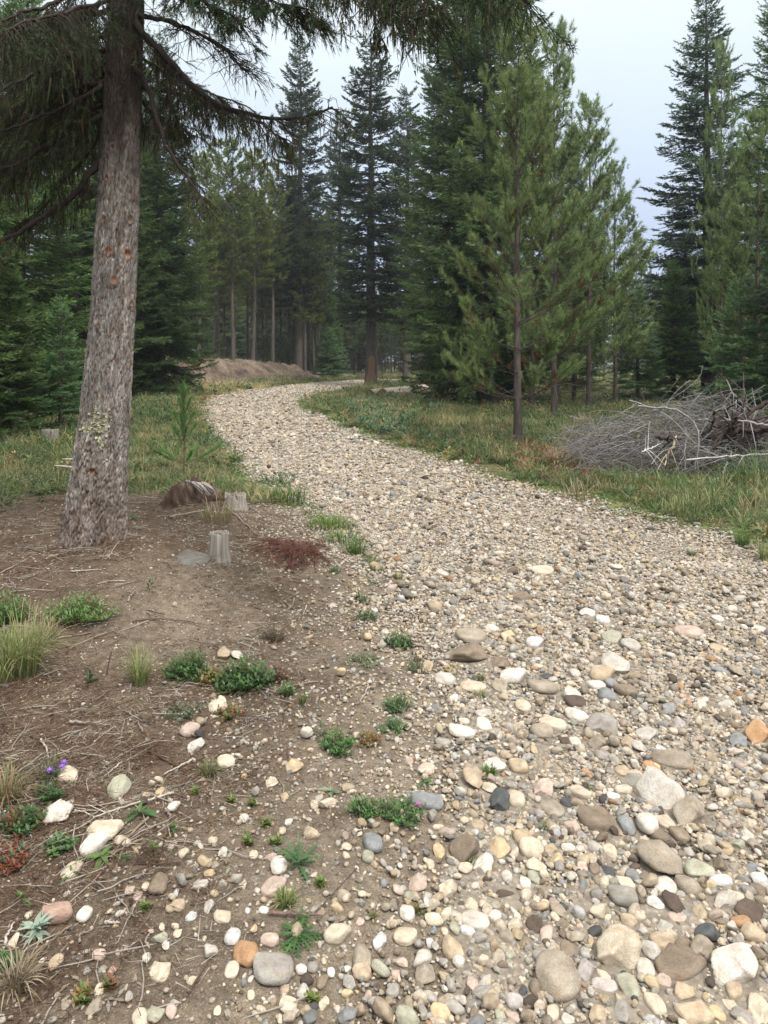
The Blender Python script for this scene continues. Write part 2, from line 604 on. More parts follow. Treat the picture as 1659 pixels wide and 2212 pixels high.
def road_sheet():
    m, n, l, p, o = mat_new('road_grit')
    t = n.new('ShaderNodeTexCoord'); v = t.outputs['Object']
    a1 = texn(n, l, v, 2.3, 6, .65); a2 = texn(n, l, v, 30, 6, .7)
    c = ramp(n, l, a1.outputs[0], [(.3, (.105, .086, .066)), (.7, (.20, .17, .13))])
    vo = texn(n, l, v, 55, kind='vor')
    pc = ramp(n, l, vo.outputs['Color'], [(.1, (.10, .09, .08)), (.45, (.28, .245, .19)), (.7, (.42, .38, .32)), (.9, (.16, .145, .13))])
    c = mixc(n, l, mrange(n, l, vo.outputs['Distance'], .25, .5, .9, 0), c, pc)
    c = mixc(n, l, .7, c, ramp(n, l, a2.outputs[0], [(.3, (.07, .055, .042)), (.65, (.26, .225, .175))]))
    l.new(c, p.inputs['Base Color']); p.inputs['Roughness'].default_value = .9
    bump(n, l, p, vo.outputs['Distance'], -.6, .012)
    A = smooth_path(LW[1:], 420); B = smooth_path(RW[2:], 420)
    # resample both sides by depth along the road
    K = 30
    w = np.linspace(0.03, .97, K)
    P = A[:, None] * (1 - w)[None, :, None] + B[:, None] * w[None, :, None]
    X, Y = P[..., 0], P[..., 1]
    Z = H(X, Y) + .006
    ed = np.minimum(w, 1 - w)
    Z = Z - .012 * (ed < .04)[None]
    V = np.stack([X, Y, Z], -1).reshape(-1, 3)
    i = np.arange(419)[:, None] * K + np.arange(K - 1)[None]
    q = np.stack([i, i + 1, i + K + 1, i + K], -1).reshape(-1, 4)
    return tag(MB().add(V, quads=q).build('gravel_road', m, smooth=True),
               'pale gravel road curving left into the forest', None, None, 'structure')


road = road_sheet()


def bank_patch():
    m, n, l, p, o = mat_new('bank_earth')
    t = n.new('ShaderNodeTexCoord'); v = t.outputs['Object']
    a1 = texn(n, l, v, .9, 6, .7); a2 = texn(n, l, v, 5, 6, .75)
    c = ramp(n, l, a1.outputs[0], [(.34, (.055, .040, .030)), (.5, (.14, .105, .078)), (.66, (.235, .19, .145))])
    c = mixc(n, l, 1.0, c, ramp(n, l, a2.outputs[0], [(.32, (.45, .42, .40)), (.62, (1.25, 1.22, 1.2))]), 'MULTIPLY')
    l.new(c, p.inputs['Base Color']); p.inputs['Roughness'].default_value = .95
    bump(n, l, p, a2.outputs[0], .9, .12)
    ys = np.linspace(36.5, 66, 420); w = np.linspace(-.9, 4.6, 80)
    Y, W = np.meshgrid(ys, w, indexing='ij'); X = bankline(Y) - W / .75
    f1 = noise2(X * 1.1 + 3, Y * 1.1, 4, 21); f2 = noise2(X * 3.5, Y * 3.5, 3, 22)
    mask = sst(W, -.8, .1) * (1 - sst(W, 3.2, 4.6)) * sst(Y, 36.5, 39) * (1 - sst(Y, 60, 66))
    face = 1 - .85 * sst(W, 1.5, 2.6)
    Z = H(X, Y) - .22 + mask * (.34 + face * (.45 * np.abs(f1 - .5) + .22 * f2 + .18 * np.abs(noise2(X * 2.2, Y * 1.2, 3, 27) - .5)))
    V = np.stack([X, Y, Z], -1).reshape(-1, 3); i = np.arange(419)[:, None] * 80 + np.arange(79)[None]
    q = np.stack([i, i + 1, i + 81, i + 80], -1).reshape(-1, 4)
    return tag(MB().add(V, quads=q).build('dirt_bank', m, smooth=True), 'eroded tan earth bank at the road bend', None, None, 'structure')


bank_patch()


# ------------------------------------------------------------------ tree kinds
def conifer(name, seed, Ht, Rmax, zc, r0, kind='fir', dens=1.0, base=(.03, .062, .03), tip=(.055, .10, .045),
            nl=.08, nw=.02, prof=.8, gap=.25, dead=True, twd=11.0, lean=0.0, barkc=(.10, .085, .072), nb_m=30, brown=.0, kn=5.5):
    """returns (trunk mesh, crown mesh) with the base at the origin"""
    g = np.random.default_rng(seed)
    # trunk
    zs = np.array([-.3, 0, .15, .5, 1.2] + list(np.linspace(2.0, Ht, 12)))
    if Ht < 2.5:
        zs = np.array([-.1, 0] + list(np.linspace(.15, Ht, 10)))
    px = lean * zs + .02 * Ht * (noise2(zs * .22, zs * 0 + seed, 2) - .5)
    py = .02 * Ht * (noise2(zs * .22, zs * 0 + seed + 9, 2) - .5)
    tr = r0 * np.clip(1 - zs / Ht, .03, 1) ** .8 * (1 + .45 * np.exp(-np.clip(zs, 0, 9) / .25))
    tb = MB()
    v, q = tubes(np.stack([px, py, zs], 1)[None], tr[None], 10)
    tb.add(v, quads=q, c=barkc)
    tx = lambda z: np.stack([np.interp(z, zs, px), np.interp(z, zs, py), z], -1)
    # branches
    nb = max(20, int((Ht - zc) * nb_m * dens))
    u = g.random(nb)
    z = zc + (Ht - zc) * .985 * (1 - (1 - u) ** (.9 if kind != 'bole' else .8))
    if kind in ('pine',):
        z = zc + np.round((z - zc) / .42) * .42 + g.normal(size=nb) * .03
        z = np.clip(z, zc, Ht * .985)
    rel = (z - zc) / (Ht - zc)
    a = g.random(nb) * 2 * math.pi
    lump = noise2(a * 1.3, z * .8 + seed, 2, seed % 7)
    pr = {'fir': (1 - rel) ** prof * (.35 + .65 * sst(rel, -.12, .16)),
          'pine': (1 - rel ** 1.15) ** prof * (.75 + .25 * sst(rel, -.05, .2)),
          'bole': np.sin(np.clip(rel * .9 + .13, 0, 1) * math.pi) ** .7}[kind]
    L = Rmax * pr * (1 - gap * 1.7 * np.clip(.75 - lump, 0, 1)) * (.68 + .42 * g.random(nb)) + .06 * Rmax
    if kind == 'fir':
        e0 = R(-14) + R(46) * rel ** 1.2 + g.normal(size=nb) * .11
        c2 = .18 + .1 * g.random(nb)
    else:
        e0 = R(8) + R(45) * rel + g.normal(size=nb) * .14
        c2 = .22 + .2 * g.random(nb)
    if kind == 'bole':
        e0 = R(-12) + R(45) * rel + g.normal(size=nb) * .25

    def P(i, t):
        l = L[i]
        rr = l * t * np.cos(e0[i]) * (1 - .08 * t)
        zz = z[i] + l * (np.sin(e0[i]) * t + c2[i] * t * t - (.12 if kind == 'fir' else 0) * t)
        b = tx(z[i])
        wv = .05 * l * np.sin(t * 5 + i)
        return np.stack([b[..., 0] + rr * np.cos(a[i]) - wv * np.sin(a[i]), b[..., 1] + rr * np.sin(a[i]) + wv * np.cos(a[i]), zz], -1)

    ii = np.arange(nb)
    tt = np.linspace(0, 1, 5)
    BP = np.stack([P(ii, np.full(nb, t_)) for t_ in tt], 1)
    br = np.clip(r0 * .14 * (L / Rmax)[:, None] * (1 - .85 * tt)[None], .004, .05)
    v, q = tubes(BP, br, 4)
    tb.add(v, quads=q, c=np.array(barkc) * .8)
    # dead limbs under the crown
    if dead and zc > .8:
        nd = int((zc) * 7)
        za = .3 * zc + g.random(nd) * zc * .75; aa = g.random(nd) * 6.283; ll = Rmax * (.25 + .45 * g.random(nd))
        t4 = np.linspace(0, 1, 4)
        b = tx(za)
        DP = np.stack([np.stack([b[:, 0] + ll * t_ * np.cos(aa), b[:, 1] + ll * t_ * np.sin(aa),
                                 za - ll * (.1 * t_ + .25 * t_ * t_) + .06 * g.normal(size=nd)], 1) for t_ in t4], 1)
        v, q = tubes(DP, (.014 * (1 - .8 * t4))[None], 3)
        tb.add(v, quads=q, c=(.075, .065, .055))
    # twigs with needles
    cb = MB()
    m = np.maximum(3, (L * twd * 2).astype(int))
    bi = np.repeat(ii, m); n = len(bi)
    t = .12 + .88 * g.random(n) ** .75
    if kind == 'pine':
        t = .28 + .72 * g.random(n) ** .6
    if kind == 'bole':
        t = .3 + .7 * g.random(n) ** .6
    p0 = P(bi, t); d0 = nrm(P(bi, np.minimum(t + .05, 1.05)) - p0)
    side = np.sign(g.random(n) - .5)
    perp = np.stack([-np.sin(a[bi]), np.cos(a[bi]), np.zeros(n)], 1) * side[:, None]
    if kind == 'fir':
        ang = R(40) + R(28) * g.random(n)
        tl = (.10 + .34 * L[bi] ** .75 * (1.02 - t)) * (.6 + .7 * g.random(n))
        d = nrm(d0 * np.cos(ang)[:, None] + perp * np.sin(ang)[:, None] + np.array([0, 0, 1.]) * (g.normal(size=n) * .16 - .06)[:, None])
        spread, fl, dr = R(52), .45, .25
    else:
        ang = R(25) + R(40) * g.random(n)
        tl = (.12 + .2 * L[bi] * (1.0 - t)) * (.6 + .7 * g.random(n))
        d = nrm(d0 * np.cos(ang)[:, None] + perp * np.sin(ang)[:, None] + np.array([0, 0, 1.]) * (g.normal(size=n) * .3 + (.45 if kind == 'pine' else .1))[:, None])
        spread, fl, dr = R(70 if kind == 'pine' else 50), 0, -.3
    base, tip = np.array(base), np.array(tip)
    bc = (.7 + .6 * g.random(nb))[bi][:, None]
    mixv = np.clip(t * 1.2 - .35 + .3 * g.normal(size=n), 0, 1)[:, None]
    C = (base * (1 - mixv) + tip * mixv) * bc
    if brown:
        k_ = (g.random(n) < brown * (1.3 - t) * (1.25 - rel[bi])).reshape(-1, 1)
        C = np.where(k_, np.array([.13, .07, .03]) * (.6 + .6 * g.random((n, 1))), C)
    K = np.maximum(6, (tl * (1.0 / nl) * kn * dens)).astype(int)
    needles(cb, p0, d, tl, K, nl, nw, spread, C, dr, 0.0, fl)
    # leader and branch tips
    tipb = P(ii, np.full(nb, .92)); dd = nrm(P(ii, np.full(nb, 1.0)) - tipb)
    if kind == 'pine':
        dd = nrm(dd + np.array([0, 0, .5]))
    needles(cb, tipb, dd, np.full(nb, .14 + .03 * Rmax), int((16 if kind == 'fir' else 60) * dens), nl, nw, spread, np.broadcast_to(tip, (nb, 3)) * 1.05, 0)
    if kind == 'pine':
        k3 = np.repeat(ii, 4); t3 = .55 + .42 * g.random(len(k3)); q3 = P(k3, t3) + g.normal(size=(len(k3), 3)) * .10 * [1, 1, .6]
        d3 = nrm(g.normal(size=(len(k3), 3)) * .6 + [0, 0, 1.] + .5 * dd[k3])
        needles(cb, q3, d3, (.07 + .17 * g.random(len(k3))), int(kn * 2.6 * dens), nl, nw, R(68), np.array(tip) * (.85 + .4 * g.random((len(k3), 1))), 0)
    top = np.array([[np.interp(Ht, zs, px), np.interp(Ht, zs, py), Ht - .5 * min(1, Ht / 5)]])
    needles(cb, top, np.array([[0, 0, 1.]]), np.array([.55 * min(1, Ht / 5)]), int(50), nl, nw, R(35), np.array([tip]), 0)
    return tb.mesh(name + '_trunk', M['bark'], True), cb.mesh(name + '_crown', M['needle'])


KIND = {}
KIND['fir'] = (14, conifer('fir', 3, 14, 3.5, .3, .24, 'fir', 1.0, (.046, .085, .028), (.11, .175, .055), prof=.62, nb_m=34, gap=.3, dead=False, nw=.024, twd=10))
KIND['fir_b'] = (14, conifer('fir_b', 4, 14, 3.4, .2, .22, 'fir', 1.0, (.075, .135, .040), (.18, .29, .095), prof=.72, nb_m=34, dead=False, nw=.024, twd=10))
KIND['spruce_tall'] = (24, conifer('spruce_tall', 8, 24, 4.2, 4.6, .36, 'fir', 1.0, (.034, .058, .026), (.066, .098, .044), prof=.5, nb_m=21, gap=.6, nl=.14, nw=.05, twd=7))
KIND['spruce_right'] = (15, conifer('spruce_right', 5, 15, 3.1, 1.2, .2, 'fir', 1.0, (.045, .080, .048), (.10, .155, .095), prof=.8, nb_m=30, gap=.45, nl=.09, nw=.028))
KIND['fir_young'] = (4.2, conifer('fir_young', 15, 4.2, 1.2, .15, .06, 'fir', 1.0, (.08, .16, .06), (.19, .31, .14), prof=.9, nb_m=44, nl=.055, nw=.014, twd=16, dead=False))
KIND['pine_main'] = (7, conifer('pine_main', 21, 7.0, 2.15, .8, .07, 'pine', 1.0, (.062, .095, .032), (.19, .255, .092), prof=.88, nb_m=22, nl=.070, nw=.0055, gap=.45, twd=7, brown=.2, barkc=(.085, .07, .062), kn=26))
KIND['pine_young'] = (8, conifer('pine_young', 22, 8.0, 2.1, .9, .062, 'pine', .9, (.070, .105, .036), (.21, .285, .11), prof=.8, nb_m=16, nl=.10, nw=.012, gap=.5, twd=7, brown=.1, barkc=(.085, .07, .062), kn=14))
KIND['lodgepole'] = (15, conifer('lodgepole', 31, 15, 2.0, 5.2, .14, 'bole', .9, (.11, .145, .034), (.22, .25, .062), nb_m=26, nl=.16, nw=.042, gap=.35, twd=7, brown=.04, barkc=(.10, .088, .075), kn=8))
KIND['lodgepole_b'] = (14, conifer('lodgepole_b', 32, 14, 1.8, 5.8, .12, 'bole', .9, (.095, .14, .036), (.18, .225, .06), nb_m=26, nl=.16, nw=.042, gap=.4, twd=7, brown=.03, barkc=(.11, .095, .082), kn=8))
KIND['far_fir'] = (16, conifer('far_fir', 41, 16, 3.2, .4, .2, 'fir', .8, (.075, .115, .045), (.13, .18, .075), nb_m=16, nl=.3, nw=.12, gap=.45, twd=4))
KIND['far_pine'] = (9, conifer('far_pine', 42, 9, 1.5, 2.8, .09, 'bole', .8, (.09, .14, .05), (.15, .21, .075), nb_m=16, nl=.25, nw=.09, gap=.4, twd=4, barkc=(.14, .13, .115)))

NICE = {'fir': 'fir_tree', 'fir_b': 'fir_tree', 'spruce_tall': 'spruce_tree', 'spruce_right': 'spruce_tree', 'fir_young': 'young_fir_tree',
        'pine_main': 'pine_tree', 'pine_young': 'pine_tree', 'lodgepole': 'pine_tree', 'lodgepole_b': 'pine_tree', 'far_fir': 'fir_tree', 'far_pine': 'pine_tree'}
TREEPOS = []


def tree(kind, u, Y, vtop, wf=1.0, label='', group=None, h=None, rz=None, vb=None):
    if vb is not None:
        p = G(u, vb); x, Y = p[0], p[1]
    else:
        x = (u - CX) / FO * (Y * cp + CAMZ * sp_ * .8)
    zb = h1(x, Y)
    H0, (tm, cm) = KIND[kind]
    if h is None:
        top = at(u, vtop, Y)[2]
        h = max(1.0, top - zb)
    s = h / H0
    r = random.Random(int(u * 7 + Y * 13)).random() * 6.28 if rz is None else rz
    e = empty(NICE[kind], (x, Y, zb - .03), label, 'tree', group, r, (s * wf, s * wf, s))
    link('trunk', tm, e); link('crown', cm, e)
    TREEPOS.append((x, Y))
    return e


# hand placed trees ----------------------------------------------------------
tree('pine_main', 1122, 0, 48, 1.0, 'bright green young pine standing alone at the road verge left of the brush pile', vb=965, rz=.6)
tree('fir', 1052, 25.5, -420, .86, 'big dense dark fir directly behind the bright verge pine', rz=2.2)
tree('spruce_right', 1528, 30, -14, 1.3, 'tall blue-green spruce with a narrow pointed top above the brush pile', rz=1.0)
tree('fir', 345, 30.0, 60, .86, 'dense dark green fir reaching the ground just right of the big scaly trunk', rz=4.0)
tree('spruce_tall', 650, 60, 88, .95, 'tall thin spruce with open sky round its top, above the end of the dirt bank', rz=.4)
scar_a = tree('spruce_tall', 800, 47, 75, 1.15, 'tall dark spruce with a stripped reddish trunk foot where the road vanishes', rz=3.3)
tree('pine_young', 1195, 19.0, 62, 1.0, 'slender pine close behind the right shoulder of the bright verge pine', rz=1.2)
tree('pine_young', 1272, 22.5, 215, 1.15, 'pine second to the right behind the bright verge pine, pointed top against sky', rz=2.9)
tree('pine_young', 1330, 25.0, 365, 1.05, 'shorter pine ending the sloping row beside the gap of open sky', rz=5.0)
tree('pine_young', 1240, 27.0, 330, 1.05, 'pine filling the middle of the row behind the verge pine', rz=.2)
tree('pine_young', 1150, 23.5, 150, 1.1, 'pine half hidden between the verge pine and the dark fir', rz=3.7)
tree('pine_young', 1557, 23.0, 95, .5, 'thin pale pine with a visible straight stem in front of the tall blue-green spruce', rz=1.9)
tree('pine_young', 1640, 17.5, 250, 1.05, 'dark green pine cut by the right edge of the picture', rz=4.4)
tree('spruce_right', 1770, 15.0, -260, .85, 'spruce beyond the right edge with only its branch tips showing against the sky', rz=.9)
tree('fir_young', 1600, 15.5, 590, 1.25, 'small blue-green fir standing right behind the brush pile', rz=2.0)
tree('fir_young', 1378, 26.0, 615, 1.2, 'small fir with a bare stem foot below the gap of open sky', rz=3.0)
tree('fir_b', 1455, 27.0, 560, 1.1, 'bushy dark fir between the sky gap and the brush pile', rz=1.5)
tree('fir_young', 130, 0, 640, 1.05, 'small fir beside the grey stump left of the big scaly trunk', vb=936, rz=.3)
tree('fir_b', 45, 19, -60, 1.1, 'bright green fir filling the left edge behind the drooping limbs', rz=.1)
tree('fir_b', -130, 15.5, 200, 1.1, 'leafy fir mostly outside the left edge', rz=3.1)
tree('fir', 175, 27, 20, 1.2, 'dark fir directly behind the big scaly trunk', rz=5.4)
tree('fir_b', 20, 14.0, 560, 1.25, 'low spreading young fir at the left edge above the grass', rz=2.4)
tree('fir', 250, 38, 80, 1.2, 'dark fir in the deep shade behind the big trunk', rz=1.1)
tree('fir_b', 715, 62, 590, .8, 'small dark fir above the right end of the dirt bank', rz=.8)
tree('fir_b', 1000, 36, 420, .8, 'dark fir low on the left flank of the big dense fir', rz=.2)
tree('fir', 985, 40, -40, .9, 'dark fir behind the left side of the big dense fir', rz=2.2)
tree('fir_b', 1240, 36, 520, 1.2, 'dark bushy fir deep behind the right hand pines', rz=4.2)
tree('fir_b', 1690, 24, 420, 1.1, 'dark fir in the shade at the right edge', rz=5.2)
tree('fir_young', 945, 40, 690, 1.3, 'young fir by the log pile', rz=5.9)
tree('spruce_tall', 880, 62, 190, 1.0, 'tall spruce showing between the reddish trunked spruce and the dark fir', rz=5.9)
tree('spruce_tall', 735, 66, 240, .9, 'spruce between the two tall spruces, further off', rz=1.9)
tree('pine_young', 1205, 30, 420, 1.5, 'low bushy pine deep in the row behind the verge pine', rz=2.5)
tree('fir_b', 1110, 38, 480, 1.3, 'fir closing the shade under the big dark fir', rz=2.6)

# lodgepole stand on the bank ------------------------------------------------
stand = [(430, 46.5, 330, 'pine with an orange scar at its foot at the left end of the dirt bank'),
         (503, 51.5, 300, 'pine with roots exposed on the lip of the dirt bank'),
         (548, 54.5, 320, 'straight pine second along the lip of the dirt bank'),
         (590, 58, 350, 'thin pine behind the middle of the dirt bank'),
         (622, 62, 380, 'pine just left of the thick tall spruce on the bank'),
         (682, 70, 420, 'pine just right of the tall thin spruce'),
         (668, 67, 460, 'crooked thin pine over the right end of the bank'),
         (470, 56, 300, 'pine inside the stand left of the pine with exposed roots')]
for i, (u, Y, vt, lb) in enumerate(stand):
    e_s = tree('lodgepole' if i % 2 == 0 else 'lodgepole_b', u, Y, vt, 1.0, lb, 'pines along the lip of the dirt bank')
    if i == 0: scar_b = e_s


def scar(e, r0, Hk, zs0, zs1, half, c):
    a0 = math.atan2(-e.location[1], -e.location[0]) - e.rotation_euler[2]
    zz = np.linspace(zs0, zs1, 34); th = np.linspace(-1, 1, 9)
    hw = half * np.sin(np.clip((zz - zs0) / (zs1 - zs0), 0, 1) * 2.2 + .75) ** .5 * (.65 + .8 * noise3(zz * 3.1, 2.2, 1.5)) * np.clip((zs1 - zz) / (zs1 - zs0) * 5 + .25 * np.sin(zz * 17), .05, 1)
    T = a0 + th[None] * hw[:, None]; r = (r0 * (1 - zz / Hk) ** .8 * (1 + .45 * np.exp(-zz / .25)))[:, None] * 1.03 + .012
    tv = np.array([q.co[:] for q in KIND['spruce_tall' if Hk == 24 else 'lodgepole'][1][0].vertices[:170]]).reshape(17, 10, 3).mean(1)
    ox, oy = np.interp(zz, tv[:, 2], tv[:, 0])[:, None], np.interp(zz, tv[:, 2], tv[:, 1])[:, None]
    V = np.stack([ox + r * np.cos(T), oy + r * np.sin(T), np.broadcast_to(zz[:, None], T.shape)], -1).reshape(-1, 3)
    i = np.arange(33)[:, None] * 9 + np.arange(8)[None]
    MB().add(V, quads=np.stack([i, i + 1, i + 10, i + 9], -1).reshape(-1, 4), c=c).build('bark_scar', M['twig'], e, True)['label'] = 'bare orange-brown wood where bark is gone'


scar(scar_a, .36, 24, .05, 2.3, .62, (.23, .14, .095)); scar(scar_b, .14, 15, .05, 1.1, .8, (.33, .2, .11))
rs = random.Random(4)
inner = []
for k in range(30):
    u = 415 + rs.random() * 300; Y = 58 + rs.random() * 34
    if all(abs(u - a) > 9 or abs(Y - b) > 5 for a, b in inner):
        inner.append((u, Y))
for k, (u, Y) in enumerate(inner):
    tree(['lodgepole', 'lodgepole_b'][k % 2], u, Y, 0, 1.0, 'slim pine in the shaded stand above the dirt bank, too alike to tell apart', 'pines inside the stand', h=12.5 + 3 * rs.random())
for k in range(14):
    u = -350 + rs.random() * 700; Y = 34 + rs.random() * 30
    tree(['fir', 'lodgepole', 'fir_b'][k % 3], u, Y, 0, 1.2, 'dark tree in the forest shade far left behind the big trunk', 'trees in the far left shade', h=11 + 5 * rs.random())
for k in range(26):
    u = 400 + rs.random() * 340; Y = 60 + rs.random() * 26
    tree(['far_pine', 'fir_young'][k % 2], u, Y, 0, 1.4, 'low young tree filling the gaps under the shaded pine stand', 'young trees under the stand', h=2.0 + 2.6 * rs.random())
for k in range(20):
    u = 360 + k * 20 + rs.random() * 16; Y = 92 + rs.random() * 26
    tree('far_fir', u, Y, 0, 1.6, 'pale green far fir seen between the trunks of the pine stand', 'far firs behind the stand', h=8 + 5 * rs.random())
# thin far poles at the vanishing point of the road
for k in range(44):
    u = 690 + k * 5.2 + rs.random() * 5; Y = 78 + rs.random() * 22
    tree('far_pine', u, Y, 0, .8, 'thin far pole pine in the row beyond the end of the road', 'far pole pines beyond the road', h=7.5 + 3 * rs.random())
for k in range(24):
    u = 890 + k * 34 + rs.random() * 20; Y = 48 + rs.random() * 40
    tree(['lodgepole_b', 'far_fir', 'far_pine'][k % 3], u, Y, 0, 1.1, 'tree in the dim background behind the right hand pines', 'background trees on the right', h=6.5 + 3.0 * rs.random())
for k, (u, vt, Y) in enumerate([(1375, 498, 150), (1398, 560, 140), (1350, 575, 165), (1418, 590, 175), (1335, 600, 190), (1388, 610, 200), (1440, 560, 160), (1300, 560, 170), (1362, 625, 120), (1410, 640, 115)]):
    tree('far_fir', u, Y, vt, .8, 'misty far spruce fading in the sky gap', 'misty spruces in the sky gap')
for k in range(16):
    u = 560 + k * 24 + rs.random() * 16
    tree('far_fir', u, 105 + rs.random() * 40, 0, .9, 'misty far fir behind the road bend', 'misty firs behind the road bend', h=8 + 4 * rs.random())
for k in range(52):
    u = -250 + k * 44 + rs.random() * 30
    Y = 82 + rs.random() * 34
    if 1290 < u < 1460: continue
    tree(['far_fir', 'fir_b', 'far_fir'][k % 3], u, Y, 0, 1.5, 'far fir closing the view between the nearer trunks', 'far firs closing the view', h=(8.0 if 660 < u < 1000 else 13) + 3 * rs.random())
# trees out of frame on both sides, so that a step aside still looks into forest
for x, y, kd, lb in [(11, 17, 'pine_young', 'pine just past the right edge, showing only its left branches'), (13, 24, 'fir_b', 'shaded fir at the right edge behind the dark green pine'),
                     (-8.5, 12.5, 'fir', 'near dark fir past the left edge, its branches reaching in low'), (-11, 17, 'fir_b', 'fir past the left edge behind the nearest dark one'),
                     (9.5, 12.5, 'pine_young', 'pine beyond the right edge beside the brush pile')]:
    H0, (tm, cm) = KIND[kd]
    e_ = empty(NICE[kd], (x, y, h1(x, y) - .03), lb, 'tree', 'trees at the picture edges', x)
    if kd == 'pine_young': e_.scale = (.8, .8, .8)
    link('trunk', tm, e_); link('crown', cm, e_)


# ------------------------------------------------------------------ the big foreground tree
base = G(205, 1185)
TY = base[1] + .22
prof_px = [(1205, 203, 152), (1185, 204, 143), (1150, 206, 136), (1100, 209, 130), (1050, 213, 124), (900, 226, 107), (750, 239, 98), (600, 249, 93), (450, 256, 88),
           (300, 262, 83), (150, 268, 79), (0, 273, 75)]
zs_, xs_, rs_ = [], [], []
for v_, u_, w_ in prof_px:
    q = at(u_, v_, TY); dep = proj(q)[2]
    zs_.append(q[2]); xs_.append(q[0]); rs_.append(w_ * .965 / 2 / FO * dep)
zg = zs_[0]
zs_ = [zg - .35, zg - .12] + zs_ + [6, 9, 13.5]
xs_ = [xs_[0] - .02, xs_[0] - .01] + xs_ + [xs_[-1] + .1, xs_[-1] + .2, xs_[-1] + .25]
rs_ = [rs_[0] * 1.22, rs_[0] * 1.08] + rs_ + [.135, .085, .02]
TB = np.array([xs_[2], TY, h1(xs_[2], TY)])


def tree_x(z): return np.interp(z, zs_, xs_)
def tree_r(z): return np.interp(z, zs_, rs_)


def worley(a, b):
    ai, bi = np.floor(a).astype(int), np.floor(b).astype(int)
    F1 = np.full(a.shape, 9.); F2 = np.full(a.shape, 9.); ID = np.zeros(a.shape)
    for i in (-1, 0, 1):
        for j in (-1, 0, 1):
            ca, cb_ = ai + i, bi + j
            ja = _perm[ca % 64, cb_ % 64, 3]; jb = _perm[ca % 64, cb_ % 64, 7]
            d = np.hypot(ca + ja - a, cb_ + jb - b)
            new = d < F1
            F2 = np.where(new, F1, np.minimum(F2, d)); ID = np.where(new, _perm[ca % 64, cb_ % 64, 11], ID); F1 = np.where(new, d, F1)
    return F1, F2, ID


